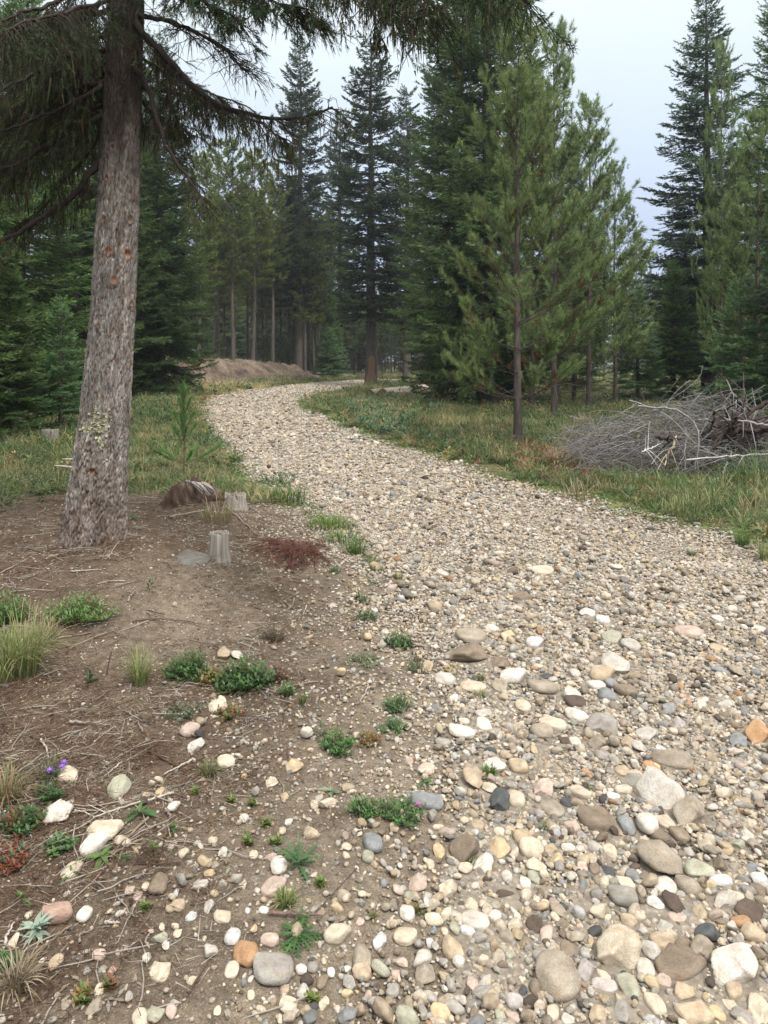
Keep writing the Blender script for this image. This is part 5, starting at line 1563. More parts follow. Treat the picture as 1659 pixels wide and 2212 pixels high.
lp = [litter_proto(300 + i, 'needles') for i in range(4)] + [litter_proto(310 + i, 'twig') for i in range(4)] + [litter_proto(320 + i, 'flake') for i in range(3)]
lcoll = proto_collection('litter_shapes', lp)
gX, gY = [], []
for (y0, y1, dens) in [(1.2, 3, 900), (3, 5, 560), (5, 8, 260), (8, 11, 40)]:
    x, y = rand_xy(y0, y1, dens, (-view_halfwidth(y1), 1.2))
    dd = polydist(x, y, DIRT); s = sroad(x, y)
    p = sst(dd, -.6, .1) * (1 - sst(s, -1.3, -.1)) * (.25 + .75 * sst(-x + .25 * y, 0.2, 1.6)) * (.4 + .6 * sst(noise2(x * 1.6, y * 1.6, 3, 61), .36, .56))
    p = p * (1 - .7 * np.exp(-(((x + 1.2) / .6) ** 2 + ((y - 4.1) / .7) ** 2)))
    k = rng.random(len(x)) < p; gX.append(x[k]); gY.append(y[k])
gX, gY = map(np.concatenate, (gX, gY)); n = len(gX); print('litter', n)
kind = rng.random(n)
idx = np.where(kind < .6, rng.integers(0, 4, n), np.where(kind < .85, rng.integers(4, 8, n), rng.integers(8, 11, n)))
pal = np.array([(.13, .08, .05), (.17, .115, .07), (.085, .055, .04), (.28, .23, .165), (.38, .34, .28), (.14, .075, .045)])
C_ = pal[rng.integers(0, 6, n)] * (.7 + .6 * rng.random((n, 1)))
C_ = np.where((idx >= 4)[:, None] & (idx < 8)[:, None] & (rng.random(n) < .5)[:, None], np.array([.38, .34, .29]), C_)
s_ = .8 + .6 * rng.random(n)
scatter_object('needle_litter', np.stack([gX, gY, H(gX, gY) + .001], 1), np.stack([rng.normal(size=n) * .1, rng.normal(size=n) * .1, rng.random(n) * 6.283], 1), np.stack([s_, s_, s_], 1), idx, C_, lcoll,
               'fallen needles, bark flakes and fine twigs on the dirt', 'litter')


# ------------------------------------------------------------------ plants as things
UP = np.array([0, 0, 1.])


def cpos(c, x, y):
    ox, oy = CROP[c]
    return G(ox + x / 2, oy + y / 2)


def px2m(q, px):
    return px / FO * proj(q)[2]


def jit_col(c, a=.3):
    return np.clip(np.array(c) * (1 - a + 2 * a * rng.random()), 0, 1)


def one(name, mb, q, label, cat, group=None, mat='leaf', z=0.0):
    o = mb.build(name, M[mat], None, True, (q[0], q[1], q[2] + z))
    return tag(o, label, cat, group)


def grass_tuft(q, wide, high, n, cols, label, group='grass tufts', lean=1.0, wd=.0016, rad=.25):
    mb = MB()
    for _ in range(n):
        a = rng.random() * 6.283; r = wide * rad * math.sqrt(rng.random()); b = np.array([r * math.cos(a), r * math.sin(a), -.005])
        a2 = a + rng.normal() * .6; out = np.array([math.cos(a2), math.sin(a2), 0]); h = high * (.55 + .6 * rng.random()); ln = lean * (.25 + 1.1 * rng.random())
        s = np.array([-out[1], out[0], 0]) * wd * (.7 + .6 * rng.random())
        t = np.linspace(0, 1, 6)
        c = b + out * (min(ln * .5, .9) * h * t ** 1.6 * 1.1)[:, None] + UP * (h * (t - .55 * min(ln, 1.3) * t ** 2.3))[:, None]
        w = np.array([.8, 1, .95, .8, .5, 0])[:, None]
        V = np.concatenate([c - s * w, c + s * w])
        qd = [[i, i + 6, i + 7, i + 1] for i in range(5)]
        k_ = jit_col(cols[rng.integers(0, len(cols))], .2)
        cc = np.outer(np.concatenate([t, t]) * .5 + .7, k_)
        mb.add(V, quads=qd, c=np.clip(cc, 0, 1))
    return one('grass_tuft', mb, q, label, 'grass tuft', group)


YG = [(.20, .25, .08), (.30, .32, .14), (.13, .19, .055), (.38, .34, .18)]
GG = [(.10, .17, .045), (.15, .22, .06), (.08, .14, .04)]
ST_ = [(.36, .30, .17), (.26, .22, .12), (.16, .18, .07)]
for (c, x, y, w, h, n, cl, lb, ln) in [
    (5, 100, 610, 260, 330, 300, YG, 'tall yellow-green grass tuft arching at the left edge', 1.0),
    (5, 15, 640, 200, 300, 180, YG, 'grass tuft cut by the left edge beside the tall yellow-green tuft', 1.0),
    (5, 605, 650, 150, 170, 170, YG, 'upright yellow-green grass tuft left of the leafy low shrub', .75),
    (5, 190, 470, 200, 130, 120, ST_, 'thin straw grass behind the tall yellow-green tuft', 1.1),
    (8, 455, 90, 85, 60, 120, GG, 'bright green grass tuft beside the blocky tan stone', 1.0),
    (8, 905, 170, 70, 45, 60, GG, 'small grass tuft left of the largest pale boulder', 1.0),
    (8, 680, 325, 70, 40, 60, GG, 'small green tuft above the striped cream oval', 1.0),
    (8, 155, 680, 55, 50, 60, [(.2, .17, .05), (.12, .15, .04)], 'yellowish tuft by small white stone in lower middle', 1.0),
    (8, 375, 470, 70, 50, 50, GG, 'thin grass in front of the brown wedge stone', 1.0),
    (6, 1550, 55, 110, 110, 140, GG, 'green grass tuft standing in the gravel at the far right', 1.0),
    (6, 1640, 115, 120, 110, 140, YG, 'broad grass tuft at the right edge of the gravel', 1.0),
    (6, 1335, 100, 70, 50, 60, GG, 'little grass tuft alone in the gravel near the right verge', 1.0),
    (6, 420, 710, 60, 50, 50, YG, 'yellow-green tuft in front of the biggest brown boulder', 1.0),
    (6, 65, 200, 60, 50, 50, YG, 'small tuft at the left gravel edge by a grey pebble', 1.0),
    (6, 1520, 745, 50, 40, 40, YG, 'small tuft among pebbles above the blocky orange-tan stone', 1.0),
    (5, 1540, 95, 150, 110, 200, GG, 'lush green tuft at the road edge right of the red dead branch', 1.0),
    (5, 1600, 130, 120, 60, 80, GG, 'low grass right beside the lush green tuft', 1.1),
    (7, 905, 85, 100, 90, 80, [(.14, .17, .07), (.2, .2, .1)], 'grey-green grass tuft among twigs above the bare dirt', 1.0),
    (7, 1235, 650, 120, 90, 110, GG + YG, 'grass tuft between the two rosette weeds', 1.1),
    (7, 1610, 700, 50, 45, 40, ST_, 'tiny straw tuft right of the lower rosette weed', 1.0),
    (7, 60, 1000, 240, 170, 110, [(.24, .19, .12), (.32, .27, .19)], 'flattened dry grey grass in the bottom left corner', 1.3),
    (7, 30, 200, 200, 200, 110, [(.26, .18, .10), (.15, .17, .07)], 'dry brownish grass at the left edge below the purple flowers', 1.2),
    (7, 200, 110, 150, 130, 60, [(.12, .15, .07), (.2, .2, .12)], 'thin grass round the purple flowers', .9),
    (5, 1310, 740, 60, 90, 25, GG, 'sparse upright grass right of the leafy low shrub', .6)]:
    q = cpos(c, x, y); grass_tuft(q, px2m(q, w / 2) * 1.0, px2m(q, h / 2) * 1.15, n, cl, lb, lean=ln)
for (u, v, w, h, n, cl, lb) in [(710, 1140, 80, 30, 260, [(.13, .21, .045), (.17, .25, .06)], 'vivid green grass patch at the road edge behind the red dead branch'),
                                (735, 1170, 70, 26, 140, GG, 'low vivid grass between the green patch and the lush tuft'),
                                (470, 1130, 60, 60, 70, ST_, 'straw tuft behind the short grey post stump'),
                                (1330, 1050, 90, 55, 150, GG, 'blue-green grass clump in front of the brush pile'),
                                (1420, 1060, 80, 50, 120, GG, 'second green clump right in front of the brush pile'),
                                (1640, 1055, 120, 100, 200, GG, 'tall green grass at the right edge by the brush pile'),
                                (1250, 1080, 60, 60, 80, ST_, 'straw coloured grass tuft on the verge left of the brush pile'),
                                (1480, 1110, 90, 45, 130, YG, 'yellow-green tuft on the verge below the brush pile'),
                                (620, 1085, 70, 50, 150, GG, 'green grass leaning over the dirt beside the broken stump')]:
    q = G(u, v); grass_tuft(q, px2m(q, w) * 1.4, px2m(q, h) * 1.3, n, cl, lb, lean=1.0, wd=.003, rad=.42)


def rosette(q, size, n, colr, label, lw=.22, rise=.35, tooth=False, cat='weed'):
    mb = MB()
    for i in range(n):
        a = i * 2.4 + rng.normal() * .45; el = rise * (.3 + 1.5 * (i / n)) * (.6 + .8 * rng.random()) + .05
        L = size / 2 * (.45 + .75 * rng.random()) * (1.05 - .35 * i / n)
        d = [math.cos(a) * math.cos(el), math.sin(a) * math.cos(el), math.sin(el)]
        b = np.array([0, 0, .004 + .012 * i / n])
        c = jit_col(colr, .25)
        if tooth:
            leaf_strip(mb, b, d, UP, L, L * lw * .45, .35, c, nseg=6)
            for k in range(4):
                t = .3 + .17 * k
                for s in (-1, 1):
                    sd = nrm(np.cross(d, UP)) * s
                    leaf_strip(mb, b + np.array(d) * L * t - UP * .35 * L * t * t, nrm(np.array(d) * .5 + sd * .8), UP, L * lw * .8 * (1 - abs(t - .6)), L * lw * .28, .2, c * .95, nseg=2)
        else:
            leaf_strip(mb, b, d, UP, L, L * lw, .4, c, nseg=6)
    return one('weed', mb, q, label, cat, 'weeds')


def bushy(q, wide, high, n, leaf, cols, label, name='weed', cat='weed', group='weeds', stems=True, ll=2.0):
    """a mound of short leafy shoots"""
    e_ = MB(); lf = MB()
    for _ in range(n):
        a = rng.random() * 6.283; r = wide / 2 * math.sqrt(rng.random())
        r = r * (.75 + .6 * noise2(math.cos(a) * 2 + q[0] * 9, math.sin(a) * 2 + q[1] * 9)); hh = high * .72 * (1 - .55 * min(1, 2 * r / wide) ** 2) * (.25 + 1.0 * rng.random())
        b = np.array([r * .55 * math.cos(a), r * .55 * math.sin(a), -.005]); tp = np.array([r * math.cos(a), r * math.sin(a), hh])
        P_ = np.stack([b + (tp - b) * t + UP * .0 for t in (0, .5, 1)])[None]
        v, qd = tubes(P_, [[.0012, .001, .0006]], 3); e_.add(v, quads=qd, c=(.10, .06, .035))
        c0 = cols[rng.integers(0, len(cols))]
        m = 7
        for k in range(m):
            t = .25 + .75 * k / (m - 1); az = k * 2.4 + rng.random(); el = .25 + .8 * rng.random()
            leaf_strip(lf, b + (tp - b) * t, [math.cos(az) * math.cos(el), math.sin(az) * math.cos(el), math.sin(el)], UP, leaf * ll * (.7 + .5 * rng.random()), leaf * (.8 + .4 * rng.random()), .15, jit_col(c0, .3), nseg=2)
    e = empty(name, q, label, cat, group)
    e_.build('stems', M['twig'], e); lf.build('leaves', M['leaf'], e, True)
    return e


DG = [(.045, .10, .03), (.06, .13, .035), (.035, .08, .03)]
MG = [(.07, .15, .045), (.09, .18, .05), (.05, .11, .04)]
q = cpos(7, 1290, 480); rosette(q, px2m(q, 130), 20, (.075, .15, .06), 'upper rosette weed with long grey-green toothed leaves', .22, .6, True)
q = cpos(7, 1290, 790); rosette(q, px2m(q, 115), 26, (.065, .14, .045), 'lower rosette weed with dense toothed leaves by the brown stick', .24, .3, True)
q = cpos(7, 1300, 715); rosette(q, px2m(q, 70), 12, (.075, .15, .05), 'small weed rosette growing over the brown stick', .22, .5, True)
q = cpos(7, 155, 770); rosette(q, px2m(q, 85), 24, (.30, .38, .30), 'silvery woolly rosette below the reddish pink stone', .3, .55)
q = cpos(7, 440, 450); rosette(q, px2m(q, 95), 8, (.11, .2, .06), 'seedling with spreading oval leaves below the big round white stone', .3, .25)
q = cpos(7, 600, 260); rosette(q, px2m(q, 105), 8, (.075, .15, .05), 'weed with long lobed leaves by the long pale stick', .24, .4)
q = cpos(7, 745, 320); rosette(q, px2m(q, 60), 7, (.08, .16, .05), 'small green weed below the white grey stone', .24, .6)
q = cpos(7, 90, 630); rosette(q, px2m(q, 60), 7, (.09, .16, .05), 'small weed above the reddish pink stone', .26, .5)
q = cpos(7, 540, 455); rosette(q, px2m(q, 40), 6, (.07, .14, .05), 'tiny weed beside the pine cone', .3, .4)
q = cpos(7, 310, 525); rosette(q, px2m(q, 55), 7, (.1, .17, .06), 'small pale weed touching a cream stone at the left', .25, .3)
q = cpos(7, 1430, 165); rosette(q, px2m(q, 60), 7, (.2, .27, .17), 'pale grey-green weed above the cream oval pebble', .3, .4)
q = cpos(8, 180, 130); rosette(q, px2m(q, 60), 12, (.09, .18, .06), 'small spiky rosette above the flat blue slab', .16, .3)
q = cpos(8, 60, 260); bushy(q, px2m(q, 120), px2m(q, 34), 80, .006, MG, 'leafy weed clump below the flat blue slab and pink flower', ll=2.6)
q = cpos(7, 1570, 250); bushy(q, px2m(q, 70), px2m(q, 36), 60, .006, MG, 'leafy weed clump left part, below the flat blue slab', ll=2.8)
q = cpos(5, 1450, 930); bushy(q, px2m(q, 80), px2m(q, 42), 60, .008, [(.06, .15, .035), (.08, .18, .04)], 'bright green leafy plant beside the orange-tipped one')
q = cpos(5, 1590, 900); bushy(q, px2m(q, 70), px2m(q, 24), 46, .006, [(.22, .15, .05), (.12, .14, .05), (.27, .13, .06)], 'low orange-green moss-like plant')
q = cpos(5, 1555, 290); bushy(q, px2m(q, 42), px2m(q, 30), 30, .007, MG, 'green weed at the left gravel edge, upper of two')
q = cpos(5, 1590, 370); bushy(q, px2m(q, 50), px2m(q, 26), 36, .007, MG, 'green weed at the left gravel edge, lower of two')
q = cpos(5, 1580, 560); bushy(q, px2m(q, 80), px2m(q, 20), 50, .005, [(.12, .19, .09), (.16, .22, .11)], 'feathery low pale green weed left of the biggest brown boulder', ll=3)
q = cpos(5, 1445, 170); bushy(q, px2m(q, 35), px2m(q, 20), 26, .007, MG, 'small green weed below the red dead branch')
q = cpos(5, 1625, 165); bushy(q, px2m(q, 40), px2m(q, 18), 26, .006, MG, 'small weed below the lush green tuft')
q = cpos(6, 70, 490); bushy(q, px2m(q, 66), px2m(q, 34), 60, .009, DG + MG, 'dark green leafy weed left of the biggest brown boulder')
q = cpos(6, 140, 600); bushy(q, px2m(q, 50), px2m(q, 40), 50, .004, [(.12, .17, .08), (.15, .2, .1)], 'feathery weed in front of the biggest brown boulder, at its left', ll=3)
q = cpos(6, 60, 760); bushy(q, px2m(q, 70), px2m(q, 36), 56, .007, MG, 'green weed on the dirt above the bright leafy plant')
q = cpos(6, 40, 850); bushy(q, px2m(q, 60), px2m(q, 26), 36, .007, MG, 'low green weed near a flat white oval stone')
q = cpos(5, 1180, 460); bushy(q, px2m(q, 60), px2m(q, 46), 60, .004, [(.09, .08, .045), (.12, .09, .06), (.06, .08, .04)], 'dusky heather-like tuft on the dirt below the post stump', ll=3)
q = cpos(5, 1240, 700); bushy(q, px2m(q, 36), px2m(q, 40), 26, .008, MG, 'small upright green plant right of the leafy low shrub')
q = cpos(5, 990, 790); bushy(q, px2m(q, 56), px2m(q, 40), 30, .008, [(.18, .18, .05), (.26, .12, .05), (.1, .15, .05)], 'orange-tinged leafy sprig in front of the low shrub')
q = cpos(5, 800, 780); bushy(q, px2m(q, 90), px2m(q, 20), 60, .006, [(.09, .13, .07), (.07, .1, .05)], 'low grey-green mat of leaves before the leafy shrub', ll=2.4)
q = cpos(7, 90, 320); bushy(q, px2m(q, 90), px2m(q, 56), 80, .009, DG + [(.16, .05, .03)], 'dark leafy plant with red leaves at the left edge', 'shrub', 'shrub', 'low shrubs')
q = cpos(7, 40, 470); bushy(q, px2m(q, 90), px2m(q, 36), 60, .009, [(.22, .07, .035), (.14, .05, .03), (.06, .1, .04)], 'rusty red leafed plant at the left edge', 'shrub', 'shrub', 'low shrubs')
q = cpos(7, 250, 400); bushy(q, px2m(q, 70), px2m(q, 20), 36, .009, MG, 'low green leaves left of the big round white stone')
q = cpos(7, 210, 190); bushy(q, px2m(q, 60), px2m(q, 40), 36, .009, DG, 'leafy green plant above the blocky whitish stone')
q = cpos(7, 30, 910); bushy(q, px2m(q, 60), px2m(q, 20), 30, .007, MG, 'little green plant in the lower left corner')
q = cpos(7, 120, 290); bushy(q, px2m(q, 60), px2m(q, 30), 30, .009, MG, 'green plant left of the blocky whitish stone')
q = cpos(5, 340, 370); bushy(q, px2m(q, 150), px2m(q, 62), 160, .008, [(.10, .19, .05), (.13, .22, .06)], 'fresh green feathery plant patch right of the tall yellow-green grass', ll=3.5)
q = cpos(5, 20, 380); bushy(q, px2m(q, 100), px2m(q, 70), 110, .010, [(.08, .16, .04), (.1, .19, .05)], 'fresh green leafy plant behind the tall grass at the left edge', ll=3.0)
# the leafy low shrub in three mounds
BB = [(.05, .11, .03), (.07, .15, .04), (.035, .08, .025), (.06, .12, .03)]
q = cpos(5, 1060, 660); bushy(q, px2m(q, 120), px2m(q, 70), 200, .012, BB, 'leafy low shrub with small glossy dark green leaves, biggest mound', 'shrub', 'shrub', 'low shrubs')
q = cpos(5, 820, 610); bushy(q, px2m(q, 100), px2m(q, 56), 130, .011, BB, 'left mound of the glossy low shrub', 'shrub', 'shrub', 'low shrubs')
q = cpos(5, 910, 640); bushy(q, px2m(q, 60), px2m(q, 36), 60, .012, [(.26, .12, .05), (.2, .16, .05), (.12, .14, .04)], 'reddish orange leafed sprigs in the middle of the low shrub', 'shrub', 'shrub', 'low shrubs')
q = cpos(5, 1205, 640); bushy(q, px2m(q, 50), px2m(q, 46), 40, .008, [(.17, .09, .05), (.12, .08, .05)], 'brown-leaved twiggy shrub right of the glossy low shrub', 'shrub', 'shrub', 'low shrubs')
for (c, x, y, s, k_, lb) in [(7, 845, 165, 30, 0, 'tiny yellow-green seedling on bare dirt, furthest left of four'), (7, 998, 200, 32, 0, 'tiny seedling on bare dirt, second from left'), (7, 1090, 215, 32, 0, 'tiny seedling on bare dirt, third from left'),
                             (7, 1150, 305, 45, 0, 'seedling with yellow-green leaves above the upper rosette weed'), (7, 1195, 385, 50, 0, 'upright seedling left of the upper rosette weed'), (7, 1070, 385, 55, 0, 'seedling pair left of the upper rosette weed'),
                             (7, 625, 665, 40, 0, 'seedling on the dirt below the lone round brown stone'), (7, 470, 1010, 60, 1, 'reddish leaved seedling near the bottom left'), (7, 360, 1060, 90, 2, 'orange-green leafy sprout near the bottom left'),
                             (7, 1385, 560, 45, 0, 'small seedling below the upper rosette weed'), (7, 1350, 1060, 50, 0, 'pale green seedling near the bottom middle'), (7, 660, 420, 40, 0, 'small brownish seedling by the pine cone')]:
    q = cpos(c, x, y); cl = [[(.16, .2, .05), (.1, .16, .04)], [(.22, .07, .04), (.13, .14, .05)], [(.26, .15, .05), (.13, .18, .05)]][k_]
    bushy(q, px2m(q, s / 2 * .7), px2m(q, s / 2 * .9), 6 + int(s / 10), .0085, cl, lb, 'seedling', 'seedling', 'seedlings on the dirt')
# verge shrubs on the right
for (u, v, w, h, cl, lb) in [(1275, 1030, 60, 26, [(.38, .06, .05), (.25, .05, .04)], 'bright red leafed plant on the verge left of the brush pile'), (1190, 1010, 70, 30, [(.26, .11, .06), (.16, .08, .05)], 'rusty plant right of the foot of the verge pine'),
                             (1130, 1000, 60, 24, [(.22, .09, .06), (.12, .09, .05)], 'brown-red plant directly at the foot of the verge pine'), (1260, 1055, 90, 26, [(.09, .12, .075), (.12, .14, .1)], 'grey-green leafy mat below the bright red plant'),
                             (1060, 940, 90, 60, [(.15, .12, .06), (.09, .11, .045)], 'brownish bush left of the verge pine'), (845, 945, 80, 30, [(.12, .17, .12), (.09, .13, .09)], 'silvery green leafy mat at the road edge'),
                             (1420, 1080, 60, 24, [(.2, .09, .05), (.1, .1, .05)], 'reddish plant below the brush pile'), (1000, 905, 90, 40, [(.10, .14, .05), (.06, .1, .04)], 'leafy green bush under the big dark fir'),
                             (1180, 930, 90, 46, [(.10, .14, .05), (.15, .17, .07)], 'green bush right behind the verge pine'), (600, 1050, 80, 40, [(.07, .13, .045), (.05, .1, .035)], 'leafy green bush right of the broken stump'),
                             (60, 1000, 90, 50, [(.09, .12, .07), (.06, .09, .05)], 'grey-green bush at the left edge behind the big trunk'), (90, 1055, 110, 36, [(.1, .13, .07), (.14, .15, .08)], 'low grey-green plants left of the trunk')]:
    q = G(u, v); bushy(q, px2m(q, w) * 1.2, px2m(q, h) * 1.2, 70, .018, cl, lb, 'shrub', 'shrub', 'verge shrubs')


def flower(pos_list, q0, colr, label, head):
    e = empty('flower', q0, label, 'flower', 'wild flowers')
    for p in pos_list:
        p = p - q0
        P_ = np.stack([np.zeros(3), p * [.35, .35, .5], p])[None]
        v, qd = tubes(smooth_path(P_[0], 8)[None], .0011, 4); MB().add(v, quads=qd, c=(.10, .16, .07)).build('stem', M['leaf'], e)
        mb = MB()
        for i in range(16):
            a = i * 2.4; el = .1 + .9 * (i / 16)
            leaf_strip(mb, p, [math.cos(a) * math.cos(el), math.sin(a) * math.cos(el), math.sin(el)], UP, head * (.8 + .4 * rng.random()), head * .3, .1, jit_col(colr, .2), nseg=2)
        mb.build('flower_head', M['leaf'], e)
        leafb = MB()
        for k in range(4):
            t = .2 + .16 * k; a = k * 2.2
            leaf_strip(leafb, p * t, [math.cos(a) * .8, math.sin(a) * .8, .5], UP, head * 2.2, head * .25, .3, (.08, .13, .06))
        leafb.build('leaves', M['leaf'], e)
    return e


q = cpos(7, 235, 110)
flower([at(108, 1666, q[1] - .02), at(138, 1648, q[1] + .02), at(134, 1658, q[1])], q, (.38, .18, .72), 'three small purple thistle-like flowers at the left edge', .016)
q = cpos(8, 110, 240)
flower([at(829.5 + 75, 1632 + 107, q[1] - .03)], q, (.62, .10, .45), 'single magenta flower in front of the flat blue slab', .011)


# ------------------------------------------------------------------ sapling, stumps, logs, sticks
def sapling():
    q = G(397, 1030); hgt = at(397, 840, q[1])[2] - q[2]
    e = empty('pine_sapling', q, 'knee-high pine sapling standing in the grass right of the big trunk', 'sapling')
    st, nd = MB(), MB()
    P_ = smooth_path([(0, 0, -.02), (.01, 0, hgt * .4), (0, .01, hgt * .97)], 10)
    v, qd = tubes(P_[None], np.linspace(.011, .004, 10)[None], 6); st.add(v, quads=qd, c=(.15, .10, .07))
    N0, D0, L0 = [np.array([0, 0, hgt * .42])], [UP], [hgt * .56]
    for (zf, k, L, el) in [(.16, 5, .40, .30), (.40, 4, .26, .9), (.52, 4, .22, 1.0), (.70, 3, .20, 1.15), (.86, 3, .15, 1.25)]:
        for i in range(k):
            a = i * 6.283 / k + zf * 9; d = np.array([math.cos(a) * math.cos(el), math.sin(a) * math.cos(el), math.sin(el)]); b = np.array([0, 0, zf * hgt]); l = L * hgt * (.8 + .3 * rng.random())
            v, qd = tubes(np.stack([b, b + d * l * .5, b + d * l + UP * l * .12])[None], [[.005, .004, .002]], 4); st.add(v, quads=qd, c=(.13, .10, .06))
            N0.append(b + d * l * .3); D0.append(nrm(d + UP * .15)); L0.append(l * .72)
    n = len(N0)
    C = np.array([(.13, .24, .075)] * n) * (.85 + .3 * rng.random((n, 1)))
    needles(nd, np.array(N0), np.array(D0), np.array(L0), np.maximum(80, np.array(L0) * 700).astype(int), .085, .0058, R(50), C, -.2)
    st.build('stem', M['bark'], e, True); nd.build('needles', M['needle'], e)


sapling()


def stump(q, w, h, label, colr=(.30, .27, .225), jag=.06, name='stump', rings=26, tilt=0):
    mb = MB(); S = 72
    th = np.arange(S) * 2 * math.pi / S
    zz = np.concatenate([[-.06], np.linspace(0, 1, rings) * 1.0])
    crn = noise3(np.cos(th) * 3.5 + q[0], np.sin(th) * 3.5 + 9, 2.5) * .6 + noise3(np.cos(th) * 12 + 7, np.sin(th) * 12 + 9, 2.5) * .4
    V = []; C = []
    for k, z in enumerate(zz):
        hz = h * (1 - jag + jag * 2 * (crn - .5)) if h else 0
        Z = np.where(z < 0, -.06, z * hz)
        rr = w / 2 * (1 + .30 * math.exp(-max(z, 0) * h / (w * .35 + 1e-6)) + .10 * (noise3(np.cos(th) * 2 + 3, np.sin(th) * 2 + q[1], z * .4) - .5) + .03 * (noise3(np.cos(th) * 4 + 3, np.sin(th) * 7 + 5, z * .9) - .5) + .04 * (noise3(np.cos(th) * 19 + 3, np.sin(th) * 19 + 5, z * 1.2) - .5))
        V.append(np.stack([rr * np.cos(th) + tilt * Z, rr * np.sin(th), Z], 1))
        g_ = (noise3(np.cos(th) * 9 + 3, np.sin(th) * 9 + 5, z * .6)[:, None] * .7 + .62)
        C.append(np.array(colr) * g_ * (.75 + .35 * max(z, 0)))
    top = V[-1]
    for f, dz in ((.86, -.03), (.5, -.05), (.05, -.055)):
        V.append(top * [f, f, 1] + [0, 0, dz * h * 1.2] + np.stack([np.zeros(S), np.zeros(S), .03 * h * rng.random(S)], 1)); C.append(np.tile(np.array(colr) * .75, (S, 1)) * (.7 + .6 * rng.random((S, 1))))
    n = len(V); i = np.arange(n - 1)[:, None] * S; k = np.arange(S)[None]
    qd = np.stack([i + k, i + (k + 1) % S, i + S + (k + 1) % S, i + S + k], -1).reshape(-1, 4)
    mb.add(np.concatenate(V), quads=qd, c=np.clip(np.concatenate(C), 0, 1))
    return tag(mb.build(name, M['grey_wood'], None, False, q), label, 'stump')


q = G(474, 1212); w = px2m(q, 45)
stump(q, w * .92, px2m(q, 68), 'short grey weathered post-like stump with a cracked flat top', (.29, .265, .225), .09)
q = G(508, 1098); stump(q, px2m(q, 44), px2m(q, 44), 'broken grey stump at the right end of the rotten log', (.31, .28, .24), .35)
q = G(108, 955); stump(q, px2m(q, 34), px2m(q, 30), 'small grey stump in the shade left of the big trunk', (.22, .20, .18), .1)
q = G(719, 818); stump(q, px2m(q, 12), px2m(q, 14), 'far dark stump on the verge past the dirt bank', (.11, .09, .075), .1)
q = G(384 + .3472 * 120 + 0, 800); stump(q, px2m(q, 13), px2m(q, 50), 'tall broken stump with an orange cut face beside the dense fir', (.20, .13, .08), .2)

# rotten log with splintered slab
q = G(415, 1085)
e = empty('rotten_log', q, 'collapsed rotten log with grey splinters between the sapling and the post stump', 'log')
a_, b_ = G(345, 1100), G(500, 1080)
mb = MB(); S = 40; NN = 46
tt = np.linspace(0, 1, NN); th = np.arange(S) * 6.283 / S
V = []
for k, t in enumerate(tt):
    c = a_ * (1 - t) + b_ * t - q; hh = .20 * math.sin(math.pi * min(1, t * 1.1)) ** .7 * (1 - .25 * t) + .03
    n_ = noise3(np.cos(th) * 2.2 + 3, np.sin(th) * 2.2, t * 7) - .5; n2_ = noise3(np.cos(th) * 7 + 3, np.sin(th) * 7, t * 22) - .5
    r_ = 1 + .8 * n_ + .7 * n2_ + .35 * (noise3(np.cos(th) * 15 + 3, np.sin(th) * 15, t * 50) - .5)
    V.append(np.stack([np.full(S, c[0]), c[1] + np.cos(th) * .15 * r_, c[2] + np.sin(th) * hh * r_ * .95], 1))
i = np.arange(NN - 1)[:, None] * S; k = np.arange(S)[None]
qd = np.stack([i + k, i + (k + 1) % S, i + S + (k + 1) % S, i + S + k], -1).reshape(-1, 4)
VV = np.concatenate(V)
cn = noise3(VV[:, 0] * 14, VV[:, 1] * 14 + 5, VV[:, 2] * 14 + 3)[:, None]
mb.add(VV, quads=qd, c=np.array([.075, .048, .034]) + (np.array([.17, .13, .10]) - np.array([.075, .048, .034])) * sst(cn, .45, .75))
mb.build('log', M['twig'], e, True)
sp = MB()
for i in range(22):
    t = i / 21; p0 = at(404 + 34 * t + rng.normal() * 2, 1040 + 5 * t + rng.normal() * 1.5, q[1] - .02) - q; p1 = at(440 + 30 * t + rng.normal() * 2, 1062 + 6 * t + rng.normal() * 4, q[1] - .16) - q
    m_ = (p0 + p1) / 2 + UP * (.02 + .008 * rng.normal())
    v, qd = tubes(smooth_path([p0, m_, p1], 7)[None], (.009 * np.array([.5, 1, 1, 1, .9, .7, .3]) * (.6 + .7 * rng.random()))[None], 5)
    sp.add(v, quads=qd, c=np.array((.36, .33, .30)) * (.55 + .6 * rng.random()))
sp.build('splintered_slab', M['grey_wood'], e)


def stick(pts, r, colr, label, name='fallen_stick', lift=.008, group='sticks on the ground', forks=0):
    P_ = smooth_path([list(G(u, v) + UP * (lift + r)) for u, v in pts], 14)
    P_ = P_ + rng.normal(size=P_.shape) * r * .35
    q = P_.mean(0)
    mb = MB()
    v, qd = tubes((P_ - q)[None], (r * np.linspace(1, .45, 14))[None], 7); mb.add(v, quads=qd, c=colr)
    for _ in range(forks):
        k = rng.integers(4, 12); d = nrm((P_[k] - P_[k - 1]) + rng.normal(size=3) * .02 * [1, 1, .2]); l = .06 + .1 * rng.random()
        v, qd = tubes(np.stack([P_[k] - q, P_[k] - q + d * l * .5, P_[k] - q + d * l])[None], [[r * .5, r * .4, r * .2]], 5); mb.add(v, quads=qd, c=colr)
    return tag(mb.build(name, M['twig'], None, True, q), label, 'stick', group)


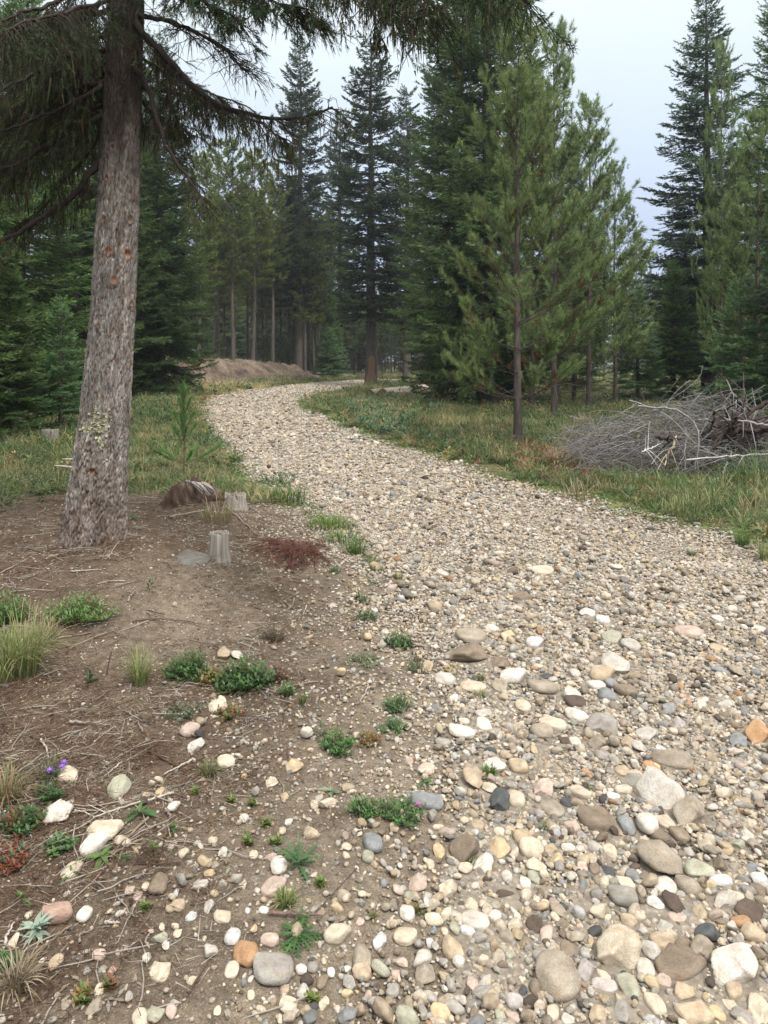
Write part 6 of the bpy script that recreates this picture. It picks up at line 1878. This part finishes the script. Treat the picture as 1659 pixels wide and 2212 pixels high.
def cc(c, *p): return [(CROP[c][0] + x / 2, CROP[c][1] + y / 2) for x, y in p]
PALE, BRN, DRK = (.42, .38, .33), (.20, .15, .11), (.10, .065, .045)
stick(cc(7, (1160, 698), (1280, 706), (1395, 712)), .0055, (.15, .10, .085), 'thick dark brown stick under the rosette weeds')
stick(cc(7, (750, 175), (600, 215), (400, 285)), .0042, PALE, 'long pale stick above the cream-yellow boulder', forks=1)
stick(cc(7, (640, 285), (580, 340), (480, 440)), .0048, (.22, .17, .13), 'brown stick right of the cream-yellow boulder', forks=1)
stick(cc(7, (525, 40), (480, 80), (450, 100)), .0035, PALE, 'short pale twig above the round grey-green stone')
stick(cc(7, (830, 30), (770, 65), (710, 95)), .0045, PALE, 'stout pale stick left of the grey-green grass tuft')
stick(cc(7, (300, 245), (360, 255), (410, 280)), .003, PALE, 'pale twig right of the blocky whitish stone')
stick(cc(7, (455, 738), (515, 740)), .0045, (.38, .35, .33), 'short grey stick end on the dirt, lower left')
stick(cc(7, (390, 300), (300, 345), (215, 370)), .0035, (.3, .27, .23), 'grey twig left of the big round white stone')
stick(cc(7, (310, 750), (200, 830), (110, 915)), .003, BRN, 'long thin brown twig in the lower left corner', forks=1)
stick(cc(7, (345, 835), (345, 790), (385, 775)), .004, (.2, .17, .15), 'bent twig below the white stone at lower left')
stick(cc(7, (15, 850), (30, 790), (60, 740)), .0045, PALE, 'pale stick at the left edge beside the silvery rosette')
stick(cc(7, (790, 462), (870, 455)), .0028, DRK, 'short dark twig on the bare dirt')
stick(cc(7, (105, 270), (120, 330), (140, 370)), .0035, PALE, 'upright pale twig left of the blocky whitish stone')
stick(cc(7, (380, 170), (372, 120), (400, 80)), .0025, PALE, 'curved pale twig left of the round grey-green stone')
stick(cc(7, (620, 375), (520, 420), (450, 470)), .004, (.24, .2, .16), 'grey-brown stick running toward the pine cone')
stick(cc(7, (720, 250), (740, 290)), .006, (.18, .14, .12), 'dark stub of a stick below the white grey stone')
stick(cc(7, (1550, 490), (1430, 620), (1290, 760)), .0014, DRK, 'thin dark flower stalk lying across the rosette weeds')
stick(cc(5, (300, 830), (380, 832), (470, 840)), .0065, (.24, .2, .17), 'thick crooked grey-brown stick on the left dirt', forks=1)
stick(cc(5, (285, 922), (330, 900), (365, 880)), .004, BRN, 'brown stick below the thick crooked one')
stick(cc(5, (175, 905), (200, 940), (210, 985)), .0045, PALE, 'pale stick above the purple flowers')
stick(cc(5, (1325, 318), (1310, 360)), .004, PALE, 'short pale stick on the dirt between post stump and gravel')
stick(cc(5, (1270, 290), (1265, 320), (1230, 345)), .0035, (.3, .26, .22), 'bent grey stick left of the short pale one')
stick(cc(5, (1600, 640), (1580, 700), (1555, 740)), .0055, (.3, .26, .22), 'grey stick at the left gravel edge')
stick(cc(5, (570, 390), (660, 376), (760, 380), (860, 397)), .004, DRK, 'long dark root-like stick on the mound', forks=2)
stick(cc(5, (305, 172), (370, 168), (440, 163)), .004, PALE, 'pale straight stick in front of the big trunk')
stick(cc(5, (540, 215), (480, 212), (420, 225)), .0035, PALE, 'pale twig right of the fresh green plants')
stick(cc(5, (555, 300), (560, 280), (580, 265)), .0035, PALE, 'short pale twig on the mound')
stick(cc(5, (465, 115), (500, 60), (540, 10)), .0035, (.33, .28, .24), 'slender stick leaning at the right foot of the big trunk')
stick(cc(5, (470, 490), (510, 470), (530, 430)), .003, BRN, 'brown twig left of the upright grass tuft')
stick(cc(5, (0, 180), (60, 150), (130, 110)), .004, (.3, .26, .22), 'grey stick at the left edge in front of the big trunk')
stick(cc(5, (40, 260), (150, 250), (240, 255)), .003, (.3, .26, .22), 'thin grey stick left of the trunk foot')
stick(cc(5, (1290, 780), (1300, 800)), .004, PALE, 'tiny pale stick by the low shrub')
stick([(485, 1096), (525, 1130), (560, 1162)], .008, (.25, .2, .17), 'curved grey branch right of the broken stump', forks=1)
stick([(365, 1121), (410, 1112), (455, 1106)], .010, (.28, .24, .2), 'grey branch lying under the rotten log', forks=1)
stick([(538, 1098), (560, 1110), (570, 1118)], .007, (.24, .2, .17), 'bent stick right of the broken stump')
stick([(340, 1078), (310, 1076), (282, 1078)], .005, (.36, .32, .28), 'thin pale stick between trunk and rotten log')
stick([(500, 1176), (530, 1181), (562, 1165)], .004, (.3, .25, .2), 'twig right of the post stump')
stick(cc(6, (155, 668), (172, 640)), .005, (.45, .4, .33), 'pale stick stub left of the biggest brown boulder')
stick(cc(6, (312, 830), (310, 800), (313, 760)), .004, (.45, .42, .38), 'white stick standing among stones')

# flat lichened rock in the mound
q = G(405, 1205)
o = link('rock', SHP['flat'][2]); o.location = (q[0], q[1] + .05, q[2] - .015); o.scale = (px2m(q, 44), .18, .035); o.rotation_euler = (R(-4), R(6), R(-12)); o.color = (.15, .145, .13, 1)
tag(o, 'flat grey lichened rock sunk in the mound left of the post stump', 'rock')
q = G(829.5 + 1245 / 2, 576 + 862 / 2)
o = link('rock', SHP['angular'][3]); o.location = q; o.scale = (px2m(q, 24), px2m(q, 20), px2m(q, 12)); o.color = (.34, .33, .30, 1)
tag(o, 'grey rock in the grass in front of the brush pile', 'rock')
for k, (u, v, w, h, lb) in enumerate([(375, 864, 30, 14, 'pale rock in the grass at the foot of the dense fir'), (918, 833, 36, 22, 'pale rock stacked behind the far log pile'), (898, 836, 26, 16, 'smaller pale rock behind the far log pile'),
                                      (300, 905, 18, 8, 'pale stone in the left verge, nearest the trunk'), (340, 898, 16, 7, 'pale stone in the middle of the left verge'), (360, 902, 14, 6, 'pale stone right in the left verge'), (322, 912, 12, 6, 'small pale stone in the left verge')]):
    q = G(u, v); o = link('rock', SHP['angular'][k % 7]); o.location = q; s = px2m(q, w) / 2; o.scale = (s, s, px2m(q, h) / 1.6); o.color = (.50, .46, .40, 1); tag(o, lb, 'rock')

# cone
q = cpos(7, 640, 455)
mb = MB(); n = 90
for i in range(n):
    t = i / n; a = i * 2.4; r = .017 * math.sin(math.pi * (.12 + .85 * t)) ** .7; c = np.array([(t - .5) * .07, r * math.cos(a), r * math.sin(a) + .014])
    d = nrm(np.array([.5, math.cos(a), math.sin(a)])); leaf_strip(mb, c, d, np.array([1., 0, 0]), .012, .011, .3, np.array((.14, .095, .07)) * (.7 + .6 * rng.random()), nseg=2)
o = one('pine_cone', mb, q, 'small brown pine cone lying on the dirt at lower left', 'pine cone', mat='twig'); o.rotation_euler = (0, 0, -.15)

# red dead needle branch
q = G(640, 1205)
e = empty('dead_branch', q, 'dead fir branch with rusty red needles lying right of the post stump', 'dead branch')
wb, nd = MB(), MB()
N0, D0, L0 = [], [], []
tips = [(560, 1190), (590, 1212), (612, 1222), (640, 1228), (655, 1235), (672, 1228), (690, 1205), (700, 1190), (600, 1178), (560, 1175), (665, 1185), (640, 1215), (625, 1235), (580, 1200)]
rt = at(640, 1192, q[1] + .1) - q
for (u, v) in tips:
    for _ in range(7):
        p = G(u + rng.normal() * 24, v + rng.normal() * 8) + UP * .02 - q; m_ = (rt + p) / 2 + UP * (.03 + .04 * rng.random()) + rng.normal(size=3) * .04 * [1, 1, .3]
        P_ = smooth_path([rt + rng.normal(size=3) * .02, m_, p], 8); wb.add(*tubes(P_[None], .0022, 3)[:1], quads=tubes(P_[None], .0022, 3)[1], c=(.13, .07, .055))
        for k in range(2, 7): N0.append(P_[k]); D0.append(nrm(P_[k + 1] - P_[k])); L0.append(.05)
n = len(N0); C = np.array([(.19, .085, .065)] * n) * (.55 + .8 * rng.random((n, 1)))
needles(nd, np.array(N0), np.array(D0), np.array(L0), 22, .034, .0032, R(40), C, 0)
wb.build('twigs', M['twig'], e); nd.build('needles', M['needle'], e)

# ------------------------------------------------------------------ brush pile
def bp(*p, Y=10.0): return [at(1152 + .3055 * x, 749 + .3055 * y, Y + dy) for x, y, dy in p]
c0 = G(1480, 1040); PY = c0[1] + .75
e = empty('brush_pile', (at(1480, 1012, PY)[0], PY, h1(at(1480, 1012, PY)[0], PY)), 'big heap of grey dead branches and roots on the right verge', 'brush pile')
E0 = np.array(e.location)
outline = [(1235, 925, 975), (1260, 905, 985), (1320, 895, 1000), (1380, 880, 1010), (1440, 862, 1020), (1500, 845, 1030), (1560, 850, 1030), (1620, 880, 1020), (1700, 900, 1010), (1800, 930, 1000)]
ou = np.array(outline, float)


def pile_top(x):
    u = CX + x * FO / PY
    v = np.interp(u, ou[:, 0], ou[:, 1])
    return CAMZ + (780 - v) / FO * PY


tw = MB()
xl, xr = at(1240, 0, PY)[0], at(1780, 0, PY)[0]
NT = 1700
xc = xl + (xr - xl) * rng.random(NT)
hz = np.clip(pile_top(xc) - E0[2], .1, 2)
yy = rng.uniform(-1, 1, NT); fy = yy
zz_ = hz * (1 - .9 * np.abs(fy) ** 1.5) * (rng.random(NT) ** .45)
yc = PY + fy * .8
L_ = .35 + .75 * rng.random(NT)
az = np.where(rng.random(NT) < .75, math.pi + rng.normal(size=NT) * .75, rng.random(NT) * 6.283)
slope = -.12 + .42 * rng.normal(size=NT)
sN = 7; s_ = np.linspace(-.5, .5, sN)
P_ = np.stack([xc[:, None] + np.cos(az)[:, None] * L_[:, None] * s_, yc[:, None] + np.sin(az)[:, None] * L_[:, None] * s_ * .6,
               E0[2] + zz_[:, None] + slope[:, None] * L_[:, None] * s_ - (.6 * rng.random(NT)[:, None] + .1) * L_[:, None] * s_ ** 2], -1)
P_ += np.cumsum(rng.normal(size=P_.shape) * .020, axis=1)
P_[..., 2] = np.maximum(P_[..., 2], H(P_[..., 0], P_[..., 1]) + .01)
rad_ = (.0026 + .005 * rng.random(NT) ** 2.5)[:, None] * np.linspace(1, .35, sN)[None]
v, qd = tubes(P_ - E0, rad_, 4)
g_ = np.repeat(.35 + .95 * rng.random(NT), sN * 4)[:, None]
tw.add(v, quads=qd, c=np.array([.20, .19, .19]) * g_)
o = tw.build('twig_heap', M['twig'], e, True); o['kind'] = 'stuff'
GB, PB, DB = (.25, .24, .235), (.52, .43, .31), (.055, .042, .036)
Yf = PY - .75
brs = [([(740, 420, .3), (830, 430, .2), (1000, 440, .1), (1150, 530, 0), (1170, 620, -.05), (1145, 870, -.1)], .026, GB),
       ([(680, 380, .4), (800, 420, .3), (960, 490, .1), (1050, 590, 0), (1110, 660, -.05), (1310, 775, -.1)], .018, GB),
       ([(1080, 800, -.15), (1300, 778, -.15), (1659, 755, 0), (1800, 748, .1)], .020, (.46, .44, .42)),
       ([(1365, 235, .7), (1400, 310, .6), (1450, 370, .5), (1545, 448, .5)], .015, GB),
       ([(1020, 630, 0), (990, 700, -.05), (945, 770, -.05), (930, 840, -.1)], .026, PB),
       ([(765, 742, -.1), (900, 690, 0), (940, 665, 0)], .018, (.52, .51, .50)),
       ([(560, 645, .1), (700, 600, .1), (835, 530, .2)], .012, GB),
       ([(1370, 815, -.15), (1340, 890, -.25), (1280, 955, -.3)], .018, GB),
       ([(1080, 650, 0), (1070, 740, -.1), (1078, 865, -.2)], .014, GB),
       ([(835, 830, -.2), (900, 745, -.1), (1035, 700, 0)], .012, GB),
       ([(1200, 130, .8), (1180, 220, .8), (1080, 300, .7), (900, 420, .5)], .006, GB),
       ([(860, 640, 0), (940, 650, 0), (1040, 660, .1)], .05, DB),
       ([(1285, 455, .1), (1280, 520, .1), (1240, 610, .2)], .035, DB),
       ([(1440, 470, .1), (1400, 560, .1), (1290, 650, .2)], .05, DB),
       ([(1700, 370, .2), (1500, 480, .2), (1380, 590, .2), (1270, 720, .1)], .06, DB),
       ([(1750, 470, .2), (1560, 520, .2), (1400, 600, .2)], .035, DB),
       ([(1700, 600, .1), (1550, 580, .1), (1350, 640, .2), (1280, 700, .2)], .07, DB),
       ([(1500, 400, .2), (1490, 450, .2), (1480, 520, .2)], .018, GB),
       ([(1390, 380, .3), (1400, 440, .3), (1450, 480, .2)], .012, GB),
       ([(1700, 560, 0), (1560, 540, .1), (1450, 520, .1), (1350, 500, .2)], .032, (.27, .26, .255)),
       ([(1150, 560, 0), (1100, 620, 0), (1080, 680, 0)], .010, GB), ([(250, 490, .2), (330, 512, .2), (420, 505, .2)], .008, GB),
       ([(1600, 880, -.2), (1500, 830, -.1), (1400, 800, 0)], .008, GB), ([(1500, 300, .5), (1350, 310, .5), (1150, 400, .4)], .006, GB)]
for pts, r, c in brs:
    P1 = smooth_path(bp(*pts, Y=Yf), 18) - E0
    P1[1:-1] += rng.normal(size=(16, 3)) * r * .3
    v, qd = tubes(P1[None], (r * .55 * np.linspace(1, .5, 18) * (.9 + .2 * rng.random(18)))[None], 8)
    m1 = MB().add(v, quads=qd, c=c)
    for _ in range(5):
        k = rng.integers(3, 16); d = nrm(rng.normal(size=3)); l = .1 + .35 * rng.random()
        pp = smooth_path([P1[k], P1[k] + d * l * .5 + UP * .02, P1[k] + d * l], 6); v, qd = tubes(pp[None], (r * .3 * np.linspace(1, .3, 6))[None], 4); m1.add(v, quads=qd, c=c)
    m1.build('branch', M['grey_wood'] if c is not DB else M['bark'], e, True)
# root plate: dark mass at the right end
rm = MB(); V, T = ICO[4]
rc = at(1590, 940, PY - .15) - E0
d_ = 1 + .5 * (noise3(V[:, 0] * 2.5, V[:, 1] * 2.5 + 4, V[:, 2] * 2.5 + 3) - .5) + .35 * (noise3(V[:, 0] * 8, V[:, 1] * 8 + 4, V[:, 2] * 8 + 3) - .5)
rm.add(V * d_[:, None] * [.42, .3, .26] + rc, tris=T, c=(.055, .04, .032))
for _ in range(70):
    d = nrm(rng.normal(size=3) * [1.4, .8, .7]); p = rc + d * [.3, .2, .2]; l = .25 + .5 * rng.random()
    pp = smooth_path([p, p + d * l * .5 + rng.normal(size=3) * .06, p + d * l + rng.normal(size=3) * .12], 8); v, qd = tubes(pp[None], ((.008 + .02 * rng.random() ** 2) * np.linspace(1, .25, 8))[None], 5)
    rm.add(v, quads=qd, c=(.07, .055, .048) if rng.random() < .6 else (.26, .25, .245))
rm.build('root_mass', M['bark'], e, True)

# log pile by the far bend: three logs side by side
base_q = G(800, 862)
for k, (u, v, wpx) in enumerate([(799, 853, 21), (826, 853, 22), (846, 852, 17)]):
    q = G(u, v + 8); r = px2m(q, wpx) / 2; ctr = q + UP * r * .9
    end = ctr + np.array([2.1 - .25 * k, 3.2, .12])
    P1 = np.linspace(ctr, end, 12) + rng.normal(size=(12, 3)) * .006
    e = empty('log', ctr, ['pale barkless log, leftmost of the pile by the road bend', 'pale log in the middle of the pile by the road bend', 'pale log, rightmost of the pile by the road bend'][k], 'log', 'far log pile')
    v_, qd = tubes((P1 - ctr)[None], (r * np.linspace(1, .82, 12))[None], 18)
    MB().add(v_, quads=qd, c=(.42, .37, .30)).build('log_body', M['grey_wood'], e, True)
    n_ = nrm(end - ctr); s1 = nrm(np.cross(n_, UP)); s2 = np.cross(s1, n_)
    th = np.arange(18) * 6.283 / 18
    ring = s1 * np.cos(th)[:, None] * r + s2 * np.sin(th)[:, None] * r - n_ * .003
    MB().add(np.concatenate([ring, [-n_ * .003]]), tris=[[i, (i + 1) % 18, 18] for i in range(18)], c=(.20, .14, .09)).build('cut_end', M['grey_wood'], e)

# ------------------------------------------------------------------ haze
hz_m = bpy.data.materials.new('haze'); hz_m.use_nodes = True
n, l = hz_m.node_tree.nodes, hz_m.node_tree.links; n.clear()
o_ = n.new('ShaderNodeOutputMaterial'); pv = n.new('ShaderNodeVolumePrincipled')
pv.inputs['Color'].default_value = (.84, .90, 1.0, 1); pv.inputs['Density'].default_value = HAZE; pv.inputs['Anisotropy'].default_value = .2
l.new(pv.outputs[0], o_.inputs['Volume'])
x0, x1, y0, y1, z0, z1 = -1000, 1000, -400, 1550, -3, 34
V = [(x, y, z) for x in (x0, x1) for y in (y0, y1) for z in (z0, z1)]
hb = MB().add(V, quads=[[0, 1, 3, 2], [4, 6, 7, 5], [0, 4, 5, 1], [2, 3, 7, 6], [0, 2, 6, 4], [1, 5, 7, 3]]).build('haze', hz_m)
tag(hb, 'thin bluish morning haze', None, None, 'stuff')

# exposed roots on the lip of the bank
for k, (a, b, c) in enumerate([((490, 790), (505, 800), (515, 812)), ((505, 788), (525, 796), (540, 806)), ((480, 792), (470, 803), (462, 812)), ((560, 800), (575, 806), (590, 808)), ((600, 803), (612, 810), (622, 814))]):
    stick([a, b, c], .05, (.10, .075, .055), ['forked dark root in the middle of the bank below the pine with exposed roots', 'dark root reaching right from the pine with exposed roots', 'dark root reaching left from the pine with exposed roots',
          'dark root on the bank right of its middle', 'rightmost dark root on the bank'][k], 'exposed_root', .02, 'roots on the bank')
